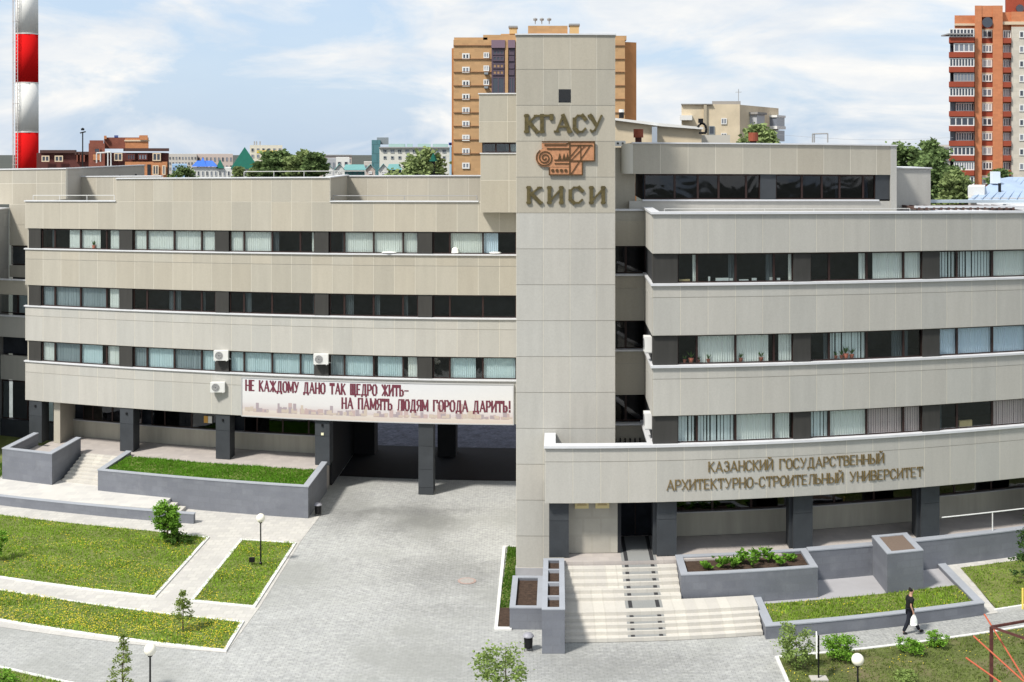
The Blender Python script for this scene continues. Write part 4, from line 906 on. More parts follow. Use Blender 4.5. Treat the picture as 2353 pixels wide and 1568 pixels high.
def glyph(ch, x, z, h, sx, wt, thin, yf, depth, serif):
    w, sts = CX[ch]; mb = MB(); k = 0
    for st in sts:
        for a, b in zip(st[:-1], st[1:]):
            vert = abs(b[0] - a[0]) < .02; heavy = vert or (b[0] - a[0])*(b[1] - a[1]) < -.01
            ww = (wt if heavy else thin)*h
            stroke(mb, (x + a[0]*h*sx, z + a[1]*h), (x + b[0]*h*sx, z + b[1]*h), ww, yf - depth - .0012*k, yf - .002 + .0001*k); k += 1
        if serif and (ch in 'АВГЕИЙКЛМНПРТХУЫЬ'):
            for e in (st[0], st[-1]):
                if len(st) == 2 and (e[1] in (0, 1)) and abs(st[0][1] - st[1][1]) > .3:
                    if ch == 'А' and e[1] == 1: continue
                    stroke(mb, (x + e[0]*h*sx - serif*h, z + abs(e[1] - thin*.1)*h), (x + e[0]*h*sx + serif*h, z + abs(e[1] - thin*.1)*h), thin*h*1.0, yf - depth - .0012*k, yf - .002 + .0001*k, 0); k += 1
    return mb, w*h*sx
def textline(text, x0, x1, z, h, yf, depth, wt, thin, serif, gapf=.20, spacef=.45):
    nat = sum((CX[c][0] if c != ' ' else spacef) for c in text); ng = len(text) - 1
    sx = (x1 - x0)/(h*(nat + gapf*ng)); x = x0; out = []
    for c in text:
        if c == ' ': x += (spacef + gapf)*h*sx; continue
        mb, w = glyph(c, x, z, h, sx, wt, thin, yf, depth, serif); out.append((c, mb)); x += w + gapf*h*sx
    return out
def px2x(px, Y): return Y*math.tan((px - X0)/F)
def ylev(py, px, Y):
    th = (px - X0)/F; t2 = ((px - 1240)/1113)**2; return EYE - (py - YH - 10*t2)*(Y/math.cos(th))*(1 + .018*t2)/F
BRONZE = mat('aged_bronze', (.105, .082, .030), .5, var=.4, nscale=5, metal=.2, spec=.5); GILT = mat('gilt_letters', (.185, .13, .05), .5, metal=.2, var=.4, nscale=8)
yt = YT - .016
def lettering(name, label, lines, m, yf, depth, wt, thin, serif, gapf=.2, parent=None, part='letter'):
    t = thing(name, label, 'lettering', ((lines[0][1] + lines[0][2])/2, yf, lines[-1][3]))
    for (txt, xa, xb, z, h) in lines:
        for c, mb in textline(txt, xa, xb, z, h, yf, depth, wt, thin, serif, gapf): mb.build(part, m, t)
    return t
lettering('wall_lettering', 'large bronze Cyrillic letters КГАСУ high on the tower', [('КГАСУ', px2x(1210, YT), px2x(1382, YT), ylev(303, 1290, YT), .70)], BRONZE, yt, .07, .24, .12, .165, .30)
lettering('wall_lettering', 'large bronze Cyrillic letters КИСИ below the emblem on the tower', [('КИСИ', px2x(1215, YT), px2x(1386, YT), ylev(466, 1290, YT), .66)], BRONZE, yt, .07, .24, .12, .165, .50)
YB = YR - .016
tilt = 0
lettering('wall_lettering', 'two-line gilt university name on the entrance band', [
    ('КАЗАНСКИЙ ГОСУДАРСТВЕННЫЙ', px2x(1629, YR), px2x(2030, YR), 5.08, .40),
    ('АРХИТЕКТУРНО-СТРОИТЕЛЬНЫЙ УНИВЕРСИТЕТ', px2x(1533, YR), px2x(2119, YR), 4.37, .40)], GILT, YB, .025, .14, .07, .08, .28)
# emblem: Ionic volute joined to ruled squares
COPPER = mat('copper_plate', (.47, .23, .12), .5, var=.2, nscale=6); BRN = mat('brown_bronze', (.11, .065, .03), .45, metal=.4)
em = thing('wall_emblem', 'copper emblem of a column scroll and ruled squares on the tower', 'emblem', (.35, yt, ylev(403, 1300, YT)))
def E(px, py): return (px2x(px, YT), ylev(py, px, YT))
def plate(pts, d, m, name='plate'):
    q = [E(*p) for p in pts]; n = len(q); mb = MB(); mb.add([(a, yt - d, b) for a, b in q] + [(a, yt - .002, b) for a, b in q], [tuple(range(n))[::-1], tuple(range(n, 2*n))] + [(i, (i+1) % n, n + (i+1) % n, n + i) for i in range(n)])
    return mb.build(name, m, em)
plate([(1309, 326), (1366, 326), (1366, 370), (1338, 370), (1338, 402), (1262, 402), (1262, 385), (1309, 385)], .07, COPPER)
plate([(1245, 328), (1308.5, 328), (1308.5, 384), (1256, 384), (1256, 345), (1245, 340)], .068, COPPER)
import itertools
cc = E(1252, 363); mb = MB(); mb.tube((cc[0], yt - .07, cc[1]), (cc[0], yt - .001, cc[1]), .40, n=28); mb.build('scroll_disc', COPPER, em)
def line(pts, w, name, m=BRN, d=.10, raw=False):
    q = pts if raw else [E(*p) for p in pts]; mb = MB()
    for i, (a, b) in enumerate(zip(q[:-1], q[1:])): stroke(mb, a, b, w, yt - d - .001*(i % 3), yt - .06)
    return mb.build(name, m, em)
sp = []
for k in range(44): a = 2.2 + k*.38; r_ = .385 - k*.0078; sp.append((cc[0] + r_*math.cos(-a), cc[1] - r_*math.sin(-a)))
line(sp, .045, 'scroll_line', raw=True)
for pts, w in (([(1246, 326), (1308, 326)], .05), ([(1252, 333), (1300, 333), (1308, 328)], .06), ([(1258, 342), (1308, 342)], .06), ([(1309, 326), (1366, 326), (1366, 370), (1309, 370), (1309, 326)], .05), ([(1309, 334), (1360, 334)], .05),
               ([(1309, 370), (1309, 402), (1338, 402), (1338, 370)], .05), ([(1309, 362), (1332, 334)], .03), ([(1312, 400), (1356, 334)], .035), ([(1334, 366), (1334, 334)], .03), ([(1312, 368), (1345, 334)], .02),
               ([(1275, 368), (1308, 368)], .05), ([(1275, 376), (1308, 376)], .04), ([(1262, 402), (1309, 402)], .05), ([(1262, 386), (1262, 402)], .04)): line(pts, w, 'raised_line')
for px_ in (1286, 1296, 1304): plate([(px_ - 4, 366), (px_ + 4, 366), (px_, 352)], .095, BRN, 'leaf_point')
for px_ in (1270, 1280, 1290, 1300):
    q = E(px_, 392); mb = MB(); mb.tube((q[0], yt - .10, q[1]), (q[0], yt - .06, q[1]), .07, n=10); mb.build('bead', BRN, em)
# ------------------------------------------------------------------ banner
YN = YL - .05
bn = thing('banner', 'long white banner with dark red slogan and faded city skyline under the windows', 'banner', (-9.7, YN, 3.9))
bx0, bx1 = px2x(557, YL), px2x(1179, YL)
def bannermat():
    m = bpy.data.materials.new('banner_print'); m.use_nodes = True; t = m.node_tree; p = t.nodes['Principled BSDF']; p.inputs['Roughness'].default_value = .7
    g = N(t, 'ShaderNodeNewGeometry'); s = N(t, 'ShaderNodeSeparateXYZ'); LK(t, g.outputs['Position'], s.inputs[0])
    rr = N(t, 'ShaderNodeMapRange'); rr.inputs['From Min'].default_value = 3.9; rr.inputs['From Max'].default_value = 5.9; LK(t, s.outputs[2], rr.inputs[0])
    c = N(t, 'ShaderNodeValToRGB'); LK(t, rr.outputs[0], c.inputs[0]); e = c.color_ramp.elements
    e[0].position = 0; e[0].color = (.52, .45, .40, 1); e[1].position = 1; e[1].color = (.60, .61, .63, 1)
    for q, col in ((.12, (.57, .52, .47, 1)), (.16, (.52, .46, .46, 1)), (.34, (.60, .585, .585, 1)), (.6, (.62, .615, .615, 1))): x = c.color_ramp.elements.new(q); x.color = col
    LK(t, c.outputs[0], p.inputs['Base Color']); return m
B(bx0, bx1, YN - .02, YN, 3.90, 5.98, 'banner_sheet', bannermat(), bn)
for (a, b, c, d) in ((bx0 - .04, bx1 + .04, 5.98, 6.03), (bx0 - .04, bx1 + .04, 3.84, 3.90)): B(a, b, YN - .05, YN + .01, c, d, 'frame_rail', mat('alu', (.45, .45, .45), .5), bn)
for x in (bx0 - .03, bx1 + .03): B(x - .02, x + .02, YN - .05, YN + .01, 3.901, 5.979, 'frame_rail', MATS['alu'], bn)
sk = [mat('print_pink', (.44, .34, .33)), mat('print_mauve', (.34, .29, .31)), mat('print_sand', (.48, .41, .35))]
random.seed(5)
for mi in range(3):      # the faded skyline is flat print: thin shapes on the sheet
    mb = MB(); x = bx0 + .15
    while x < bx1 - .3:
        w = random.uniform(.08, .3); h = random.uniform(.08, .30) + (.35 if random.random() < .07 else 0)
        if random.random() < .45: mb.box(x, x + w, YN - .0215 - mi*.0008, YN - .0205 - mi*.0008, 4.12 + mi*.02, 4.16 + h*(1.25 - .2*mi))
        x += w*random.uniform(.5, 1.2)
    o = mb.build('skyline_print', sk[mi], bn); o['kind'] = 'stuff'
RED = mat('dark_red_print', (.14, .032, .05), .8)
for txt, pa, pb, z in (('НЕ КАЖДОМУ ДАНО ТАК ЩЕДРО ЖИТЬ–', 566, 938, 5.30), ('НА ПАМЯТЬ ЛЮДЯМ ГОРОДА ДАРИТЬ!', 787, 1172, 4.54)):
    xa, xb = px2x(pa, YL), px2x(pb, YL)
    for c, mb in textline(txt, xa, xb, z, .55, YN - .026, .004, .175, .12, 0, .34, .42): mb.build('printed_letter', RED, bn)
# brass plaques by the door
for k, (px_, lab) in enumerate(((1337, 'left brass plaque hanging beside the entrance door'), (1384, 'right brass plaque with dark print beside the entrance door'))):
    x = px2x(px_, 52.55); t = thing('plaque', lab, 'plaque', (x, 52.5, 3.3), 'brass plaques by the door')
    B(x - .29, x + .29, 52.50, 52.53, 3.42, 4.0, 'plate', mat('brass_plate', (.62, .52, .27), .5, metal=.2), t)
    for j in range(4): B(x - .2 + .03*j, x + .2 - .04*(j % 2), 52.485, 52.499, 3.56 + j*.07, 3.585 + j*.07, 'text_line', mat('engraved_brown', (.30, .19, .10)), t)
# ================================================================== THE MAN
def skin(name, verts, edges, radii, m, parent=None, sub=1, root=0):
    me = bpy.data.meshes.new(name); me.from_pydata(verts, edges, []); o = bpy.data.objects.new(name, me); COL.objects.link(o)
    sk_ = o.modifiers.new('skin', 'SKIN'); sk_.use_smooth_shade = True
    for i, r_ in enumerate(radii): d = me.skin_vertices[0].data[i]; d.radius = (r_, r_) if not isinstance(r_, tuple) else r_; d.use_root = (i == root)
    sb = o.modifiers.new('sub', 'SUBSURF'); sb.levels = sub; sb.render_levels = sub
    dg = bpy.context.evaluated_depsgraph_get(); dg.update(); nm = bpy.data.meshes.new_from_object(o.evaluated_get(dg)); bpy.data.objects.remove(o)
    nm.materials.clear(); nm.materials.append(m)
    nm.polygons.foreach_set('use_smooth', [True]*len(nm.polygons))
    o = bpy.data.objects.new(name, nm); COL.objects.link(o)
    if parent is not None: o.parent = parent
    return o
SKIN = mat('skin', (.42, .24, .17), .6); SHIRT = mat('black_shirt', (.010, .010, .011), .9); TROUS = mat('dark_trousers', (.012, .014, .022), .9); HAIR = mat('black_hair', (.012, .010, .009), .8)
# local frame: x = walking direction, y = away from viewer, z up; the right side of his body is nearer the viewer (-y)
sv = [(0, 0, .95), (0, 0, 1.10), (.01, 0, 1.27), (.03, 0, 1.40), (.05, 0, 1.51), (.075, 0, 1.60), (.085, 0, 1.69),      # 0-6 spine/head
      (-.01, -.09, .92), (-.08, -.09, .50), (-.27, -.08, .11), (-.22, -.085, .045), (-.13, -.09, .035),                  # 7-11 near leg (behind)
      (.03, .09, .92), (.20, .085, .51), (.40, .08, .12), (.46, .085, .07), (.55, .085, .08),                            # 12-16 far leg (ahead)
      (.03, -.18, 1.41), (-.02, -.23, 1.14), (.06, -.25, .93), (.075, -.255, .86),                                       # 17-20 near arm
      (.03, .18, 1.41), (.0, .22, 1.14), (.10, .22, .93), (.12, .22, .86),                                               # 21-24 far arm
      (.155, 0, 1.655)]                                                                                                    # nose
se = [(0,1),(1,2),(2,3),(3,4),(4,5),(5,6),(0,7),(7,8),(8,9),(9,10),(10,11),(0,12),(12,13),(13,14),(14,15),(15,16),(3,17),(17,18),(18,19),(19,20),(3,21),(21,22),(22,23),(23,24),(5,25)]
sr = [.10,.09,.095,.08,.052,.082,.088, .06,.04,.028,.025,.02, .06,.04,.028,.025,.02, .038,.036,.030,.034, .038,.036,.030,.034, .018]
for hb, s in ((20, -1), (24, 1)):
    bx, by, bz = sv[hb]
    for f in range(4):
        i = len(sv); l = (.07, .08, .075, .06)[f]; xx = bx - .03 + .02*f
        sv += [(xx, by, bz - .045), (xx + .012, by + .006*s, bz - .045 - l*.6), (xx + .004, by - .012*s, bz - .045 - l)]; se += [(hb, i), (i, i+1), (i+1, i+2)]; sr += [.011, .009, .008]
    i = len(sv); sv += [(bx + .04, by, bz - .015), (bx + .055, by - .01*s, bz - .06)]; se += [(hb, i), (i, i+1)]; sr += [.012, .010]
man = skin('person', sv, se, sr, SKIN)
mb_ = gb(2090, 1456); man.location = (mb_[0], mb_[1], mb_[2] + .0)
tag(man, 'man in black T-shirt and dark trousers walking right with a white bag', 'person')
skin('shirt', [(0,0,.90),(0,0,1.10),(.01,0,1.28),(.03,0,1.42),(.03,-.185,1.40),(.0,-.225,1.22),(.03,.185,1.40),(.01,.215,1.22)], [(0,1),(1,2),(2,3),(3,4),(4,5),(3,6),(6,7)], [.165,.155,.17,.15,.10,.085,.10,.085], SHIRT, man)
skin('trousers', [(0,0,.95),(-.01,-.09,.90),(-.08,-.09,.50),(-.27,-.08,.09),(.03,.09,.90),(.20,.085,.51),(.40,.08,.10)], [(0,1),(1,2),(2,3),(0,4),(4,5),(5,6)], [.15,.115,.085,.068,.115,.085,.068], TROUS, man)
skin('hair', [(.025, 0, 1.61), (.045, 0, 1.70), (.085, 0, 1.735)], [(0,1),(1,2)], [.085, .112, .095], HAIR, man)
for (a, b) in (((-.29, -.085, .045), (-.11, -.09, .035)), ((.40, .085, .06), (.58, .085, .08))):
    skin('shoe', [a, tuple((np.array(a) + np.array(b))/2), b], [(0,1),(1,2)], [.062, .06, .048], BLACK, man)
# the thumb side closes on the bag handle
t = thing('shopping_bag', 'white plastic bag hanging from the walking man\'s hand', 'bag', (mb_[0] + .07, mb_[1] - .26, mb_[2] + .35), warp=False)
c0 = (mb_[0] + .08, mb_[1] - .265, mb_[2]); mb = MB(); pr = [(.05, .80), (.09, .74), (.13, .64), (.14, .52), (.13, .42)]
vs = []; nS = 14
for w, z in pr:
    for k in range(nS): a = 2*math.pi*k/nS; vs.append((c0[0] + w*math.cos(a)*(1 + .05*random.uniform(-1, 1)), c0[1] + w*.35*math.sin(a), c0[2] + z + .01*random.uniform(-1, 1)))
mb.add(vs, [(k2*nS + k, (k2+1)*nS + k, (k2+1)*nS + (k+1) % nS, k2*nS + (k+1) % nS) for k2 in range(len(pr)-1) for k in range(nS)] + [tuple(range((len(pr)-1)*nS, len(pr)*nS))])
mb.build('sack', mat('white_plastic', (.80, .82, .80), .5), t, warp=False, smooth=True)
MB().tube((c0[0] - .03, c0[1], c0[2] + .79), (c0[0], c0[1], c0[2] + .85), .012).tube((c0[0] + .04, c0[1], c0[2] + .79), (c0[0] + .005, c0[1], c0[2] + .85), .012).build('handle', MATS['white_plastic'], t, warp=False)
# ================================================================== BACKGROUND TOWN
class Far:
    """a building seen frontally at distance r; rectangles are surveyed on its front plane"""
    def __init__(s, name, label, cat, r, px, group=None, root=True):
        s.r = r; s.k = (px - 1176.5)/F; s.t = thing(name, label, cat, (far(px, 0, r)[0], r, -1.5), group, warp=False) if root else None
    def box(s, a, b, t, bt, m, name='wall', d0=0, d1=8, parent=None):
        x0 = (a - 1176.5)*s.r/F; x1 = (b - 1176.5)*s.r/F; z1 = EYE - (t - YH)*s.r/F; z0 = -2.0 if bt is None else EYE - (bt - YH)*s.r/F
        mb = MB(); mb.box(x0, x1, s.r + d0, s.r + d1, z0, z1, seg=1000); return s.skew(mb).build(name, m, parent or s.t, warp=False)
    def skew(s, mb):      # the blocks stand askew to the street: their flanks run away from it at an angle
        mb.v = [(x + (y - s.r)*s.k, y, z) for x, y, z in mb.v]; return mb
    def win(s, a, b, t, bt, lites=2, fm=None, gm=None, d=-.05, fw=.10):
        x0 = (a - 1176.5)*s.r/F; x1 = (b - 1176.5)*s.r/F; z1 = EYE - (t - YH)*s.r/F; z0 = EYE - (bt - YH)*s.r/F
        y = s.r + d; fr = MB(); k = lites
        fr.box(x0, x1, y - .06, y, z0, z0 + fw, seg=99); fr.box(x0, x1, y - .06, y, z1 - fw, z1, seg=99)
        for i in range(k + 1):
            xx = x0 + (x1 - x0 - fw)*i/k; fr.box(xx, xx + fw, y - .058, y - .002, z0 + fw, z1 - fw, seg=99)
        w = s.skew(fr).build('window', fm or WFR, s.t, warp=False)
        mb = MB(); mb.box(x0 + fw*.5, x1 - fw*.5, y - .03, y - .01, z0 + fw*.5, z1 - fw*.5, seg=99); s.skew(mb).build('pane', gm or PG[random.randrange(len(PG))], w, warp=False)
WFR = mat('white_upvc', (.72, .72, .70), .5)
PG = [mat('far_glass_dark', (.05, .06, .08), .15, spec=.6), mat('far_glass_mid', (.18, .20, .24), .2, spec=.6), mat('far_glass_pale', (.42, .43, .45), .5)]
# ---- chimney
rc = 160.0; u = rc/F
ch = thing('chimney', 'tall industrial chimney banded red and white with a caged ladder', 'chimney', (far(60, 0, rc)[0], rc, -2), warp=False)
CR = mat('signal_red', (.56, .012, .012), 1, var=.05, nscale=.4, spec=.0); CW = mat('chimney_white', (.72, .72, .69), 1, var=.04, nscale=.4, spec=.0)
cx = far(62, 0, rc)[0]; sec = [(-2.0, 368), ]
bands = [(None, 415, CW), (415, 303, CR), (303, 190, CW), (190, 78, CR), (78, -35, CW), (-35, -148, CR), (-148, -200, CW)]
def zc(py): return -2 if py is None else EYE - (py - YH)*u
def rad(z): return (25.5 - (z - 17)*.06)*u*1.0
for a, b, m in bands:
    za, zb = zc(a), zc(b)
    MB().lathe((cx, rc, 0), [(rad(za), za), (rad(zb), zb)], 28).build('shaft_section', m, ch, warp=False, smooth=True)
    MB().lathe((cx, rc, 0), [(rad(zb) + .03, zb - .12), (rad(zb) + .03, zb)], 28).build('joint_ring', CW, ch, warp=False)
mb = MB(); lx = cx - 16*u; ly = rc - 1.45
for sx_ in (-.25, .25):
    mb.tube((lx + sx_, ly, 0), (lx + sx_, ly, 50), .035, n=5)
z = 0
while z < 42: mb.tube((lx - .25, ly, z), (lx + .25, ly, z), .02, n=4); z += .45
mb.build('ladder', WHITE, ch, warp=False); mb = MB(); z = 1
while z < 50:
    q = [(lx + .36*math.cos(a), ly - .45*math.sin(a)) for a in np.linspace(0, math.pi, 6)]
    for a, b in zip(q[:-1], q[1:]): mb.tube((*a, z), (*b, z), .025, n=4)
    z += 2.6
for a in np.linspace(.3, 2.8, 4): mb.tube((lx + .36*math.cos(a), ly - .45*math.sin(a), 1), (lx + .36*math.cos(a), ly - .45*math.sin(a), 50), .02, n=4)
mb.build('safety_cage', mat('cage_grey', (.5, .42, .40)), ch, warp=False)
# ---- dark red house behind the left wing
DR = mat('oxblood_siding', (.10, .03, .025), .7, var=.15, nscale=.8); OB = mat('orange_brick', (.50, .22, .10), .85, var=.12, nscale=1.5, brick=(.5, .15, .75, 'xz')); RB = mat('red_brick', (.22, .075, .05), .85, var=.15, brick=(.5, .15, .75, 'xz')); CREAM = mat('cream_trim', (.62, .50, .36), .7)
h = Far('town_house', 'dark red and orange brick house with gabled parts beyond the left roof', 'building', 130, 240)
h.box(84, 388, 352, None, DR, d1=14); h.box(92, 172, 345, 352, mat('brown_roof', (.07, .035, .03), .7), 'roof', -.4); h.box(204, 241, 330, None, RB, 'stair_turret', -1.2, 4)
h.box(206, 238, 323, 330, RB, 'turret_roof', -.8, 3); h.box(239, 342, 316, 342, RB, 'upper_storey', 1, 10); h.box(288, 342, 318, 342, OB, 'upper_storey', .8, 10)
h.box(286, 345, 322, 325, CREAM, 'string_course', .7, 1); h.box(322, 340, 311, 322, OB, 'brick_stack', .6, 4); h.box(239, 245, 312, 320, OB, 'brick_stack', .6, 3); h.box(263, 272, 311, 317, mat('blue_vent', (.06, .09, .25)), 'roof_vent', 1, 3)
h.box(286, 388, 341, 348, MATS['brown_roof'], 'roof', -.6); h.box(287, 384, 372, None, OB, 'lower_wall', -.4, 8); h.box(384, 388, 372, None, INTER, 'end_wall', -.3, 8); h.box(172, 204, 349, 356, MATS['brown_roof'], 'roof', -.5)
for a, b in ((96, 114), (126, 145)): h.win(a, b, 358, 372, 2, CREAM, PG[0], -.45)
for a, b in ((262, 281), (350, 369)): h.win(a, b, 352, 370, 2, CREAM, PG[0], -.45)
h.win(292, 310, 354, 368, 3, DR, PG[0], -.45); h.win(317, 338, 354, 368, 3, DR, PG[1], -.45); h.win(216, 230, 340, 352, 1, RB, PG[0], -1.3); h.box(214, 232, 355, 368, OB, 'brick_panel', -1.3, -1.1)
h.win(350, 364, 380, 402, 2, CREAM, PG[0], -.5); h.win(372, 380, 380, 402, 1, CREAM, PG[1], -.5); h.box(338, 346, 378, 403, INTER, 'doorway', -.45, -.38)
for k in range(3): h.box(176 + k*8, 179 + k*8, 352 + k, 372, RB, 'dormer_side', -.5, 0)
t = thing('mast', 'thin dark mast with lamps on top behind the left roof', 'mast', far(190, 372, 95), warp=False); MB().tube(far(190, 385, 95), far(190, 305, 95), .05, n=6).build('pole', BLACK, t, warp=False)
MB().tube(far(184, 306, 95), far(197, 303, 95), .05, n=6).build('lamp_bracket', BLACK, t, warp=False); MB().lathe(far(190, 300, 95), [(.12, 0), (.14, .12), (.03, .2)], 8).build('beacon', BLACK, t, warp=False)
t = thing('pipe_gantry', 'pale square pipe gantry on the left roof', 'gantry', far(235, 400, 88), warp=False)
for a, b in (((222, 375), (222, 352)), ((222, 352), (254, 350)), ((248, 400), (248, 350)), ((255, 400), (255, 350)), ((231, 372), (231, 352))): MB().tube(far(*a, 88), far(*b, 88), .05, n=6).build('pipe', MATS['pale_rail'], t, warp=False)
# ---- town skyline between
PAL = mat('pale_render', (.50, .47, .43), .9, var=.05, nscale=.3); PAL2 = mat('pinkish_render', (.50, .42, .38), .9); TEALR = mat('teal_metal_roof', (.12, .30, .29), .5, var=.1, nscale=.5); GRNR = mat('deep_green_roof', (.006, .085, .06), .9, var=.1, nscale=.6, streak=True); BLUER = mat('bright_blue_roof', (.03, .13, .55), .5)
def block(px0, px1, py0, r, m, label, rows, cols, wm=None, name='town_block', wh=.5, lits=1, top=None, bottom=395):
    b = Far(name, label, 'building', r, (px0 + px1)/2); b.box(px0, px1, py0, None, m, d1=12)
    if top is not None: b.box(px0 - 1, px1 + 1, py0 - 2, py0, top, 'roof', -.4, 12)
    ph_ = (bottom - py0 - 4)/max(rows, 1); pw_ = (px1 - px0)/max(cols, 1)
    for i in range(rows):
        for j in range(cols): b.win(px0 + pw_*(j + .25), px0 + pw_*(j + .75), py0 + 4 + ph_*(i + .2), py0 + 4 + ph_*(i + .2 + wh), lits, wm or m, PG[random.randrange(2)], fw=.06)
    return b
block(387, 452, 354, 420, PAL, 'pale long building with small windows far left on the skyline', 3, 9)
block(395, 430, 378, 300, mat('light_blue_render', (.28, .42, .60)), 'low light blue building beyond the left roof', 1, 4)
block(452, 535, 354, 430, PAL2, 'pale pinkish building behind the blue and green roofs', 2, 9)
b = block(441, 600, 386, 260, mat('white_render', (.62, .62, .60)), 'white building with dark window strips under the green pyramid roof', 1, 16, name='market_hall', wh=.6, bottom=408)
def pyramid(f, a, b_, t, bt, m, name='roof', dd=10, ridge=None):
    x0 = (a - 1176.5)*f.r/F; x1 = (b_ - 1176.5)*f.r/F; z1 = EYE - (t - YH)*f.r/F; z0 = EYE - (bt - YH)*f.r/F; xc = (x0 + x1)/2; y0, y1 = f.r - .5, f.r - .5 + dd; rx = (x1 - x0)/2*(ridge or 0)
    mb = MB(); mb.add([(x0, y0, z0), (x1, y0, z0), (x1, y1, z0), (x0, y1, z0), (xc - rx, (y0+y1)/2, z1), (xc + rx, (y0+y1)/2, z1)], [(0, 1, 5, 4), (1, 2, 5), (2, 3, 4, 5), (3, 0, 4), (3, 2, 1, 0)]); return f.skew(mb).build(name, m, f.t, warp=False)
pyramid(b, 530, 596, 338, 388, GRNR); pyramid(b, 496, 515, 366, 387, GRNR); pyramid(b, 440, 500, 370, 383, BLUER, ridge=.6); pyramid(b, 455, 475, 362, 383, BLUER)
b = block(574, 649, 334, 300, mat('cream_render', (.62, .58, .48)), 'cream office block with yellow bands behind the green pyramid roof', 4, 6, wh=.55)
b.box(590, 612, 346, 352, mat('yellow_band', (.65, .48, .06)), 'yellow_band', -.1, .1); b.box(618, 636, 346, 352, MATS['yellow_band'], 'yellow_band', -.1, .1)
for px_ in (583, 588, 596): b.box(px_, px_ + 3, 325, 334, GRR, 'roof_antenna', 1, 1.5)
block(678, 735, 356, 460, PAL, 'pale grey block on the skyline behind the trees', 2, 7); block(728, 808, 358, 440, PAL2, 'long pinkish block with a flat roof on the skyline', 2, 9, top=GRR)
block(742, 772, 364, 300, mat('grey_metal_wall', (.35, .36, .38)), 'grey metal shed beside the white block', 1, 3); block(772, 803, 362, 300, mat('white_render', (.6, .6, .6)), 'small white block among the gabled houses', 1, 2)
block(836, 872, 372, 330, PAL, 'low cream block left of the long white building', 1, 4)
def gable(px0, px1, py_e, py_r, r, label, m, rm):
    f = Far('gabled_house', label, 'house', r, (px0+px1)/2, 'gabled houses with teal roofs'); f.box(px0, px1, py_e, None, m, d1=9)
    x0 = (px0 - 1 - 1176.5)*r/F; x1 = (px1 + 1 - 1176.5)*r/F; xc = (x0+x1)/2; z1 = EYE - (py_r - YH)*r/F; z0 = EYE - (py_e - YH)*r/F
    mb = MB(); mb.add([(x0, r - .02, z0), (x1, r - .02, z0), (xc, r - .02, z1), (x0, r + 9, z0), (x1, r + 9, z0), (xc, r + 9, z1)], [(0, 1, 2), (4, 3, 5)]); f.skew(mb).build('gable', m, f.t, warp=False)
    mb = MB(); mb.add([(x0, r - .3, z0), (xc, r - .3, z1), (xc, r + 9, z1), (x0, r + 9, z0), (x1, r - .3, z0), (x1, r + 9, z0)], [(0, 1, 2, 3), (1, 4, 5, 2)]); f.skew(mb).build('roof', rm, f.t, warp=False)
    f.win((px0+px1)/2 - 4, (px0+px1)/2 + 4, py_e + 3, py_e + 9, 2)
WR = MATS['white_render']
gable(746, 764, 388, 378, 200, 'first teal-roofed gabled house right of the trees', WR, TEALR); gable(768, 792, 392, 377, 200, 'gabled white house left of the long teal roof', WR, TEALR)
gable(840, 862, 391, 378, 200, 'gabled pinkish house in the middle of the row', PAL2, TEALR); gable(870, 892, 391, 377, 200, 'gabled white house next to the blue-teal roof', WR, TEALR)
b = block(792, 838, 390, 215, mat('dark_teal_wall', (.05, .14, .14)), 'low house under a long teal roof', 1, 4, bottom=405); pyramid(b, 788, 842, 379, 391, TEALR, ridge=.8)
b = block(892, 922, 390, 214, mat('navy_wall', (.03, .08, .13)), 'low house with a teal roof beside the green tree', 1, 2, bottom=405); pyramid(b, 888, 924, 378, 390, TEALR, ridge=.7)
GL = mat('teal_glass_wall', (.08, .20, .22), .2, spec=.7, brick=(1.8, 2.2, .7, 'xz'))
b = Far('glass_tower', 'teal glass office tower at the left end of the long white building', 'building', 300, 864); b.box(854, 874, 322, None, GL, d1=10); b.box(866, 893, 316, 332, mat('steel_grey', (.22, .25, .27)), 'plant_room', 2, 9)
b = Far('long_building', 'long white building with teal attic and two window rows', 'building', 280, 955); b.box(872, 1040, 340, None, mat('ivory_render', (.62, .61, .55), .9, var=.04), d1=14); b.box(871, 1041, 338, 341, GRR, 'cornice', -.5, 14)
for a, c in ((893, 930), (935, 948), (960, 990), (996, 1030)): b.box(a, c, 331, 338, mat('pale_teal', (.35, .50, .47)), 'attic_dormer', .5, 12)
for i, x in enumerate(range(880, 1030, 17)):
    b.win(x, x + 9, 344, 352, 2, mat('grey_frame', (.35, .38, .38)), PG[i % 2]); b.win(x + 1, x + 8, 359, 366, 1, MATS['grey_frame'], PG[0])
b.box(1033, 1037, 330, None, mat('pale_blue_strip', (.35, .5, .62)), 'downpipe', -.6, -.3); b.box(1031, 1038, 328, 334, mat('navy_box', (.03, .06, .25)), 'roof_tank', -.6, .4)
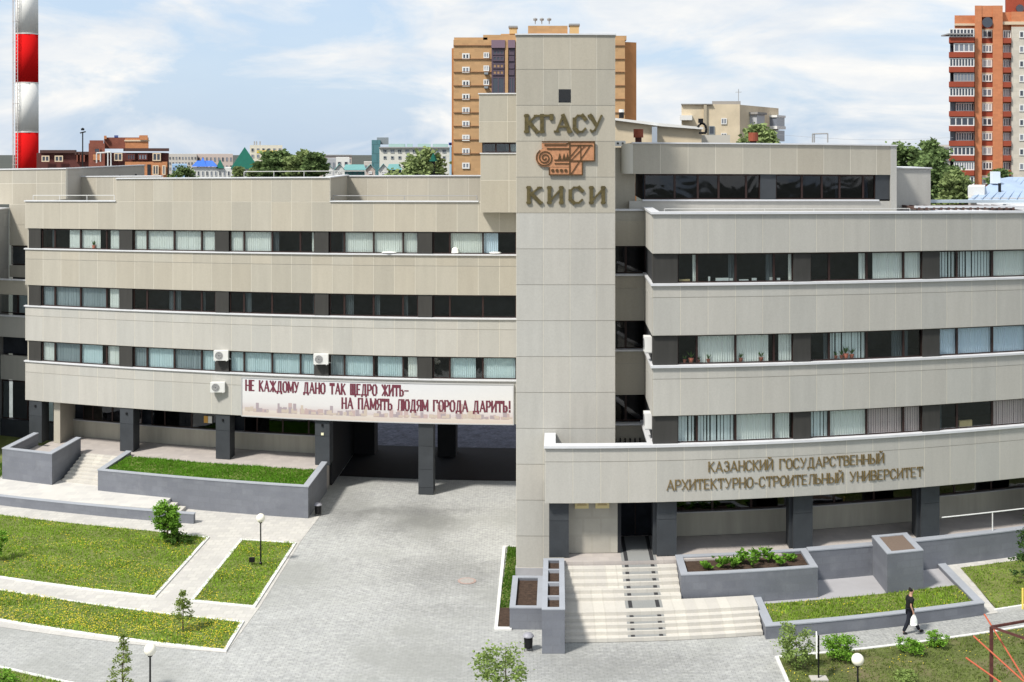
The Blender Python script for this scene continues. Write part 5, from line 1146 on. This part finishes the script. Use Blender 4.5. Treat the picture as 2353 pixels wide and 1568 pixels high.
# ---- trees beyond the left wing
TM = leafmat('far_tree_green', (.15, .215, .085), .5, .6); TM2 = leafmat('far_tree_light', (.23, .29, .12), .45, .8)
def ftree(px, ptop, r, wpx, n, leaf, m, label, hmul=1.0, clumps=60, name='broadleaf_tree', bottom=None):
    top = far(px, ptop + 6, r); base = (top[0], r, -1.8); h = (top[2] + 1.8)*1.03; w = wpx*r/F; n = int(n*1.9)
    tree(name, label, 'tree', base, h, w, n, leaf, m, group='trees beyond the roofs', clumps=clumps, tz=.25, tr=.25, crown_h=w*(hmul if hmul != 1.0 else 1.25))
ftree(622, 361, 110, 56, 5000, 0.33, TM, 'dark broad tree right below the cream office block'); ftree(650, 357, 112, 62, 5000, 0.33, TM, 'dark tree second from the left in the clump')
ftree(690, 360, 110, 66, 5000, 0.33, TM2, 'lighter green tree in the middle of the clump'); ftree(723, 361, 108, 46, 4000, 0.30, TM, 'dark tree at the right end of the clump'); ftree(587, 388, 120, 30, 1500, 0.24, TM2, 'small light shrub tree below the pyramid roof')
ftree(967, 357, 120, 116, 7500, .42, TM2, 'wide light green tree before the long white building', clumps=110)
ftree(420, 388, 130, 60, 2000, 0.24, TM, 'low dark tree right of the dark red house'); ftree(548, 391, 118, 26, 1200, 0.21, TM2, 'little bush under the market hall')
t = thing('spire_roof', 'small pointed dark green roof on a post behind the light tree', 'turret', far(996, 400, 118), warp=False); MB().tube(far(996, 402, 118), far(996, 370, 118), .18, n=8).build('post', BLACK, t, warp=False)
MB().lathe(far(996, 371, 118), [(.42, 0), (.05, .75)], 6).build('cone_roof', GRNR, t, warp=False)
# ---- orange brick tower block
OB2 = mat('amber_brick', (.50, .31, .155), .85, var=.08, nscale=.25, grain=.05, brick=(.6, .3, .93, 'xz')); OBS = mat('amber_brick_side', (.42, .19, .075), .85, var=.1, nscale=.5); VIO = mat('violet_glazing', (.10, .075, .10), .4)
ob = Far('brick_tower_block', 'tall amber brick apartment tower behind the stone tower', 'building', 120, 1240)
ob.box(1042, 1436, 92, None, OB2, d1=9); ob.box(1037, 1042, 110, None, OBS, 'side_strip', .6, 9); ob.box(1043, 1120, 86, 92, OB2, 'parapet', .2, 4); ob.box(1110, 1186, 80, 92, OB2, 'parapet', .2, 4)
ob.box(1150, 1330, 76, 92, OB2, 'upper_storey', 1, 8); ob.box(1213, 1305, 56, 76, OB2, 'roof_house', 1.5, 6); ob.box(1170, 1187, 62, 76, mat('yellow_brick', (.62, .42, .20)), 'brick_stack', .8, 2.4); ob.box(1168, 1189, 58, 62, GRR, 'stack_cap', .7, 2.5)
ob.box(1310, 1331, 57, 80, MATS['yellow_brick'], 'brick_stack', .8, 2.4); ob.box(1308, 1333, 53, 57, GRR, 'stack_cap', .7, 2.5); ob.box(1400, 1440, 82, 92, OB2, 'parapet', .2, 4)
for y in (104, 135, 165, 196, 227, 258, 289, 320, 352): ob.box(1042, 1130, y, y + 1.6, mat('dark_course', (.28, .15, .08)), 'string_course', -.12, 0); ob.box(1408, 1437, y, y + 1.6, MATS['dark_course'], 'string_course', -.12, 0)
for k, y in enumerate((123, 154, 185, 216, 247, 278, 310, 341, 374)): ob.win(1062, 1079, y, y + 14, 2, fw=.12)
for k, y in enumerate((121, 151, 183)):
    ob.win(1111, 1124, y, y + 13, 2, fw=.10)
    if k: ob.box(1113, 1122, y + 16, y + 21, MATS['steel_grey'], 'air_unit', -.5, 0)
for (a, c) in ((1130, 1161), (1168, 1184)):
    ob.box(a, c, 94, None, VIO, 'glazed_bay', -.6, 0); ob.box(a, c, 94, 112, mat('mauve_hood', (.20, .14, .18)), 'bay_hood', -.9, 0)
    for k, y in enumerate((116, 130, 147, 162)): ob.win(a + 2, c - 2, y, y + 12, 3, VIO, (mat('amber_reflection', (.35, .22, .12), .3) if k in (2, 3) else PG[0]), -.65, fw=.12)
    ob.win(a + 1, c - 1, 178, 216, 2, VIO, PG[0], -.65)
ob.box(1161, 1168, 92, None, OB2, 'brick_rib', -.8, 0)
# receding right side
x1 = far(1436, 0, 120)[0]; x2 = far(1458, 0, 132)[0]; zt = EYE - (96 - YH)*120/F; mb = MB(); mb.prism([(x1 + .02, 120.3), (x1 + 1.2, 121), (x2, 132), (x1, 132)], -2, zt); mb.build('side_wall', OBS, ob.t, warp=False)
for px_ in (1230, 1245, 1262):
    a = far(px_, 56, 122.5); MB().tube(a, (a[0], a[1], a[2] + .6), .05, n=5).build('antenna_post', GRR, ob.t, warp=False); MB().lathe((a[0], a[1], a[2] + .35), [(.18, 0), (.22, .18), (.02, .3)], 8).build('roof_cowl', GRR, ob.t, warp=False)
# ---- gable hall behind the penthouse
HB = mat('sand_render', (.60, .51, .37), .9, var=.12, nscale=.6)
gh = Far('gabled_hall', 'sand-coloured hall with a sloping white roof edge behind the penthouse', 'building', 75, 1500)
def poly_wall(f, pts, m, name, d0=0, d1=.4):
    q = [far(p[0], p[1], f.r) for p in pts]; n = len(q); mb = MB(); mb.add([(a[0], f.r + d0, a[2]) for a in q] + [(a[0], f.r + d1, a[2]) for a in q], [tuple(range(n))[::-1], tuple(range(n, 2*n))] + [(i, (i+1) % n, n + (i+1) % n, n + i) for i in range(n)]); return mb.build(name, m, f.t, warp=False)
poly_wall(gh, [(1405, 420), (1405, 275), (1520, 290), (1612, 297), (1612, 420)], HB, 'gable_wall', 0, 9)
poly_wall(gh, [(1405, 276), (1405, 271), (1520, 284), (1614, 293), (1614, 298), (1520, 291)], WHITE, 'roof_edge', -.35, 9.2)
gh.box(1612, 1680, 310, 420, mat('pale_wall', (.5, .48, .43)), 'low_wing', 1, 8); gh.box(1498, 1510, 292, 330, mat('zinc', (.45, .50, .56), .35, metal=.4), 'duct', -.8, -.2)
for px_, t0, lab in ((1467, 297, 'rust-red round roof vent on the penthouse left'), (1731, 305, 'rust-red round roof vent before the small tree')):
    p = far(px_, t0, 66); t = thing('roof_vent', lab, 'vent', (p[0], 66, 18.2), 'rust-red roof vents', warp=False); hh = .6
    MB().lathe((p[0], 66, p[2] - .75), [(.17, 0), (.17, .3)], 12).build('pipe', mat('dark_rust', (.07, .025, .02)), t, warp=False); MB().lathe((p[0], 66, p[2] - .45), [(.26, 0), (.26, .45)], 14).build('cap', mat('rust_red', (.26, .07, .04), .8, var=.2, nscale=4), t, warp=False)
t = thing('vent_pipe', 'black looped vent pipe with square head on the hall roof', 'pipe', far(1612, 308, 74), warp=False); mb = MB(); q = [(1606, 306), (1622, 306), (1623, 296), (1620, 287), (1613, 283), (1606, 288), (1604, 293)]
for a, b in zip(q[:-1], q[1:]): mb.tube(far(*a, 74), far(*b, 74), .07, n=6)
mb.build('loop', BLACK, t, warp=False); p = far(1610, 283, 74); MB().box(p[0] - .14, p[0] + .14, 73.9, 74.1, p[2], p[2] + .26).build('head', BLACK, t, warp=False)
t = thing('flue', 'short dark flue with a white collar by the amber tower', 'flue', far(1428, 272, 76), warp=False); p = far(1428, 272, 76); MB().lathe(p, [(.15, 0), (.15, .35)], 10).build('pipe', BLACK, t, warp=False); MB().lathe((p[0], p[1], p[2] + .36), [(.16, 0), (.16, .18)], 10).build('collar', WHITE, t, warp=False)
t = thing('bracket_box', 'small white floodlight box at the tower corner', 'box', far(1424, 334, 58), warp=False); p = far(1424, 334, 57.5); MB().box(p[0] - .22, p[0] + .25, 57.3, 57.6, p[2] - .05, p[2] + .20).build('housing', WHITE, t, warp=False)
for s in (-.1, .12): MB().tube((p[0] + s, 57.29, p[2] + .08), (p[0] + s, 57.26, p[2] + .08), .05, n=10).build('lens', BLACK, t, warp=False)
t = thing('roof_frame', 'bare steel goal-shaped frame on the penthouse roof', 'frame', far(1883, 328, 62), warp=False)
for a, b in (((1867, 328), (1867, 308)), ((1867, 308), (1902, 307)), ((1902, 307), (1902, 328)), ((1871, 328), (1871, 309))): MB().tube(far(*a, 62), far(*b, 62), .035, n=5).build('bar', GRR, t, warp=False)
# ---- beige block
bb = Far('beige_block', 'beige panel apartment block with flat roof behind the hall', 'building', 150, 1670)
bb.box(1566, 1700, 240, None, HB, d1=8); bb.box(1636, 1702, 232, 240, mat('grey_eave', (.28, .27, .26)), 'roof_storey', 1, 7); bb.box(1565, 1637, 239, 241, MATS['grey_eave'], 'roof_edge', -.3, 8)
bb.box(1617, 1624, 240, None, mat('sand_shadow', (.40, .35, .26)), 'pilaster', -.3, 0)
x1 = far(1700, 0, 150)[0]; x2 = far(1789, 0, 163)[0]
def slant(z0, z1, m, name, off=0.0, u0=0.0, u1=1.0):
    a = Vector((x1, 150)); b = Vector((x2, 163)); d = (b - a); n = Vector((d.y, -d.x)).normalized()*off; p = a + d*u0 + n; q = a + d*u1 + n
    mb = MB(); mb.prism([tuple(p), tuple(q), tuple(q - n - n.normalized()*0 + Vector((-.0, .6))), tuple(p + Vector((0, .6)))], z0, z1); return mb.build(name, m, bb.t, warp=False)
zt = EYE + (345 - 240)*150/F; mb = MB(); mb.prism([(x1, 150.01), (x2, 163), (x2 - 6, 166), (x1, 158)], -2, zt - .05); mb.build('side_wall', HB, bb.t, warp=False)
bb.win(1657, 1670, 272, 286, 2); bb.win(1657, 1670, 306, 313, 2); bb.win(1629, 1642, 290, 310, 1, MATS['steel_grey'], PG[0]); bb.box(1563, 1591, 266, 277, WHITE, 'balcony_box', -1.2, 0)
DW = Vector((x2 - x1, 13)).normalized(); NW = Vector((DW.y, -DW.x))
def sidebox(u0, u1, pyt, pyb, m, name, off):
    L = math.hypot(x2 - x1, 13); a = Vector((x1, 150)) + DW*L*u0; b = Vector((x1, 150)) + DW*L*u1; r = a.y
    z1_, z0_ = EYE - (pyt - YH)*r/F, EYE - (pyb - YH)*r/F; mb = MB(); mb.prism([tuple(a + NW*off), tuple(b + NW*off), tuple(b), tuple(a)], z0_, z1_); mb.build(name, m, bb.t, warp=False)
sidebox(.24, .44, 262, 294, PG[2], 'glazed_balcony', .9); sidebox(.23, .45, 289, 296, MATS['steel_grey'], 'balcony_slab', 1.0); sidebox(.22, .46, 258, 263, MATS['grey_eave'], 'balcony_roof', 1.1)
sidebox(.76, .98, 270, 290, PG[1], 'glazed_balcony', .9); sidebox(.75, .99, 290, 297, WHITE, 'balcony_slab', 1.0); sidebox(.76, .98, 300, 325, PG[1], 'glazed_balcony', .9); sidebox(.75, .99, 265, 270, WHITE, 'balcony_roof', 1.0)
a = far(1697, 236, 152); MB().tube(a, far(1697, 205, 152), .04, n=5).build('roof_antenna', GRR, bb.t, warp=False); MB().tube(far(1690, 212, 152), far(1704, 212, 152), .03, n=5).build('antenna_bar', GRR, bb.t, warp=False)
ftree(1745, 303, 105, 84, 3000, .38, TM2, 'light tree before the beige apartment block', clumps=70)
# ---- right apartment tower
OR = mat('bright_orange_brick', (.56, .22, .105), .85, var=.08, nscale=.5, brick=(.6, .3, .9, 'xz')); DRB = mat('dark_red_parapet', (.30, .065, .035), .85, var=.1, nscale=.7); BE = mat('beige_tile_wall', (.58, .54, .46), .85, var=.05, brick=(.7, .5, .9, 'xz'))
rt = Far('orange_tower_block', 'orange brick apartment tower with glazed balconies at the right edge', 'building', 150, 2270)
rt.box(2193, 2240, 34, None, OR, 'left_wall', .8, 10); rt.box(2240, 2256, 14, None, OR, 'brick_rib', -.4, 6); rt.box(2281, 2304, 14, None, OR, 'brick_rib', -.4, 6); rt.box(2256, 2281, 14, 40, OR, 'centre_wall', -.3, 6); rt.box(2256, 2281, 40, None, DRB, 'centre_wall', .4, 6)
rt.box(2304, 2324, 27, None, OR, 'right_wall', .6, 10); rt.box(2324, 2420, 62, None, BE, 'tiled_wall', 0, 10); rt.box(2324, 2420, 27, 62, OR, 'parapet', .1, 10); rt.box(2193, 2240, 53, 58, CREAM, 'cream_band', .65, .8); rt.box(2304, 2420, 50, 57, CREAM, 'cream_band', -.05, .6)
rt.box(2312, 2420, -40, 27, DRB, 'roof_house', 2, 9); p = far(2343, 20, 151.8); MB().tube(p, (p[0], p[1] - .15, p[2]), .48, n=18).build('round_window', PG[0], rt.t, warp=False)
p = far(2268.5, 52, 149.5); mb = MB(); mb.tube(p, (p[0], p[1] - .12, p[2]), .62, n=22); mb.build('arched_window', PG[0], rt.t, warp=False); rt.win(2257, 2280, 52, 62, 3, DRB, PG[0], -.35)
for k in range(11):
    y = 88 + k*33.7; yt_ = y - 20
    rt.box(2181, 2239, y, y + 12, DRB, 'balcony_parapet', -1.2, .8)
    rt.box(2183, 2239, yt_ - 2, y, PG[0] if k % 3 else INTER, 'balcony_recess', .2, .8)
    if k not in (5, 7): rt.win(2182 if k % 2 == 0 else 2192, 2239, yt_, y, (7, 4, 8, 6, 8)[k % 5], WFR if k % 4 != 3 else GRR, PG[k % 2], -1.0, fw=.12)
    else: rt.win(2196, 2239, yt_, y, 7, WFR, PG[0], .1, fw=.12)
    rt.win(2257, 2280, y - 19, y - 1, 3 if k % 2 else 2, WFR, PG[(k*7) % 3], .38, fw=.14); rt.box(2256, 2281, y - 22, y - 19, CREAM, 'lintel', .3, .5)
    rt.box(2304, 2324, y + 0, y + 12, DRB, 'balcony_parapet', -.3, .6); rt.win(2305, 2323, y - 19, y, 3, WFR, PG[(k*5) % 3], .55, fw=.12)
    rt.win(2342, 2362, y - 16, y + 0, 2, WFR, PG[k % 2], -.02, fw=.12)
mb = MB(); a = far(2178, 78, 148.6); mb.box(a[0], a[0] + 3.0, 148.4, 151, a[2] - .1, a[2] + .05, seg=99); mb.build('balcony_roof', GRR, rt.t, warp=False)
for k, (px_, ptop, r, w, n, m, lab) in enumerate(((2085, 340, 120, 105, 9000, TM, 'birch-like dark tree left of the orange apartment tower'), (2137, 330, 124, 46, 5000, TM, 'tall narrow dark tree top beside the slatted house'), (2155, 362, 105, 125, 14000, TM, 'large dense tree before the orange apartment tower'),
        (2195, 405, 100, 65, 3500, TM2, 'lower light tree at the right of the clump'), (2297, 398, 104, 45, 2000, TM, 'small tree behind the blue metal roof'))):
    ftree(px_, ptop, r, w, n, .34, m, lab, hmul=1.7, clumps=110)
b = block(2140, 2190, 333, 300, PAL, 'pale slatted block behind the right-hand trees', 0, 0)
for k in range(5): b.box(2138, 2192, 338 + k*7, 341 + k*7, GRR, 'louvre', -.4, 0)
block(2040, 2075, 343, 330, DRB, 'low red-roofed house beyond the trees on the right', 0, 0); block(2040, 2070, 348, 320, WHITE, 'low white house beyond the trees on the right', 0, 0)
# ---- blue metal roof and clutter on the right
BM = mat('pale_blue_metal', (.36, .46, .60), .45, var=.08, nscale=.8, metal=.2)
bl = Far('metal_roofed_house', 'low house with a pale blue seamed metal roof at the right', 'house', 80, 2300)
bl.box(2225, 2420, 455, None, PAL, d1=8)
def roofpoly(pts, m, name):      # pts (px, py, r)
    q = [far(*p) for p in pts]; mb = MB(); mb.add(q, [tuple(range(len(q)))]); return mb.build(name, m, bl.t, warp=False)
roofpoly([(2222, 460, 79.5), (2420, 462, 79.5), (2420, 408, 88), (2318, 407, 88), (2290, 412, 86)], BM, 'roof')
for k in range(7): a = far(2235 + k*20, 459, 79.4); c = far(2300 + k*14, 410, 87.8); MB().tube((a[0], a[1], a[2] + .04), (c[0], c[1], c[2] + .04), .03, n=4).build('roof_seam', BM, bl.t, warp=False)
bl.box(2223, 2262, 430, 455, WHITE, 'end_wall', 1, 5); p = far(2297, 437, 82); MB().lathe(p, [(.10, -.3), (.10, .45)], 8).build('flue', BLACK, bl.t, warp=False); p = far(2290, 412, 84); MB().box(p[0] - .25, p[0] + .25, p[1], p[1] + .5, p[2] - .3, p[2] + .5).build('roof_box', mat('pale_box', (.6, .66, .72)), bl.t, warp=False)
fr_ = thing('skylight_roof', 'low glazed skylight roof with pale metal edges behind the right parapet', 'roof', (18.5, 58, 15.5))
MB().box(16.4, 27, 55.5, 55.8, 15.9, 16.0).build('edge_beam', COPING, fr_); MB().box(16.4, 27, 58.5, 58.9, 16.02, 16.16).build('edge_beam', mat('bluish_metal', (.48, .56, .62), .4), fr_)
for k in range(14): MB().box(16.5 + k*.36, 16.62 + k*.36, 55.5, 58.5, 15.8, 15.93).build('rafter', mat('rafter_brown', (.10, .06, .05)), fr_)
MB().box(22, 27, 56, 63, 15.75, 15.95).build('roof_sheet', mat('white_sheet', (.6, .62, .64)), fr_)
# power line in the right sky
t = thing('overhead_cable', 'thin overhead cable crossing the sky left of the orange tower', 'cable', far(1990, 320, 100), warp=False); mb = MB()
q = [(1790 + k*50, 310 + 14*math.sin(math.pi*k/8)*.6 + k*.8) for k in range(9)]
for a, b in zip(q[:-1], q[1:]): mb.tube(far(*a, 140), far(*b, 140), .018, n=4)
mb.build('cable', mat('cable_grey', (.35, .37, .40)), t, warp=False)
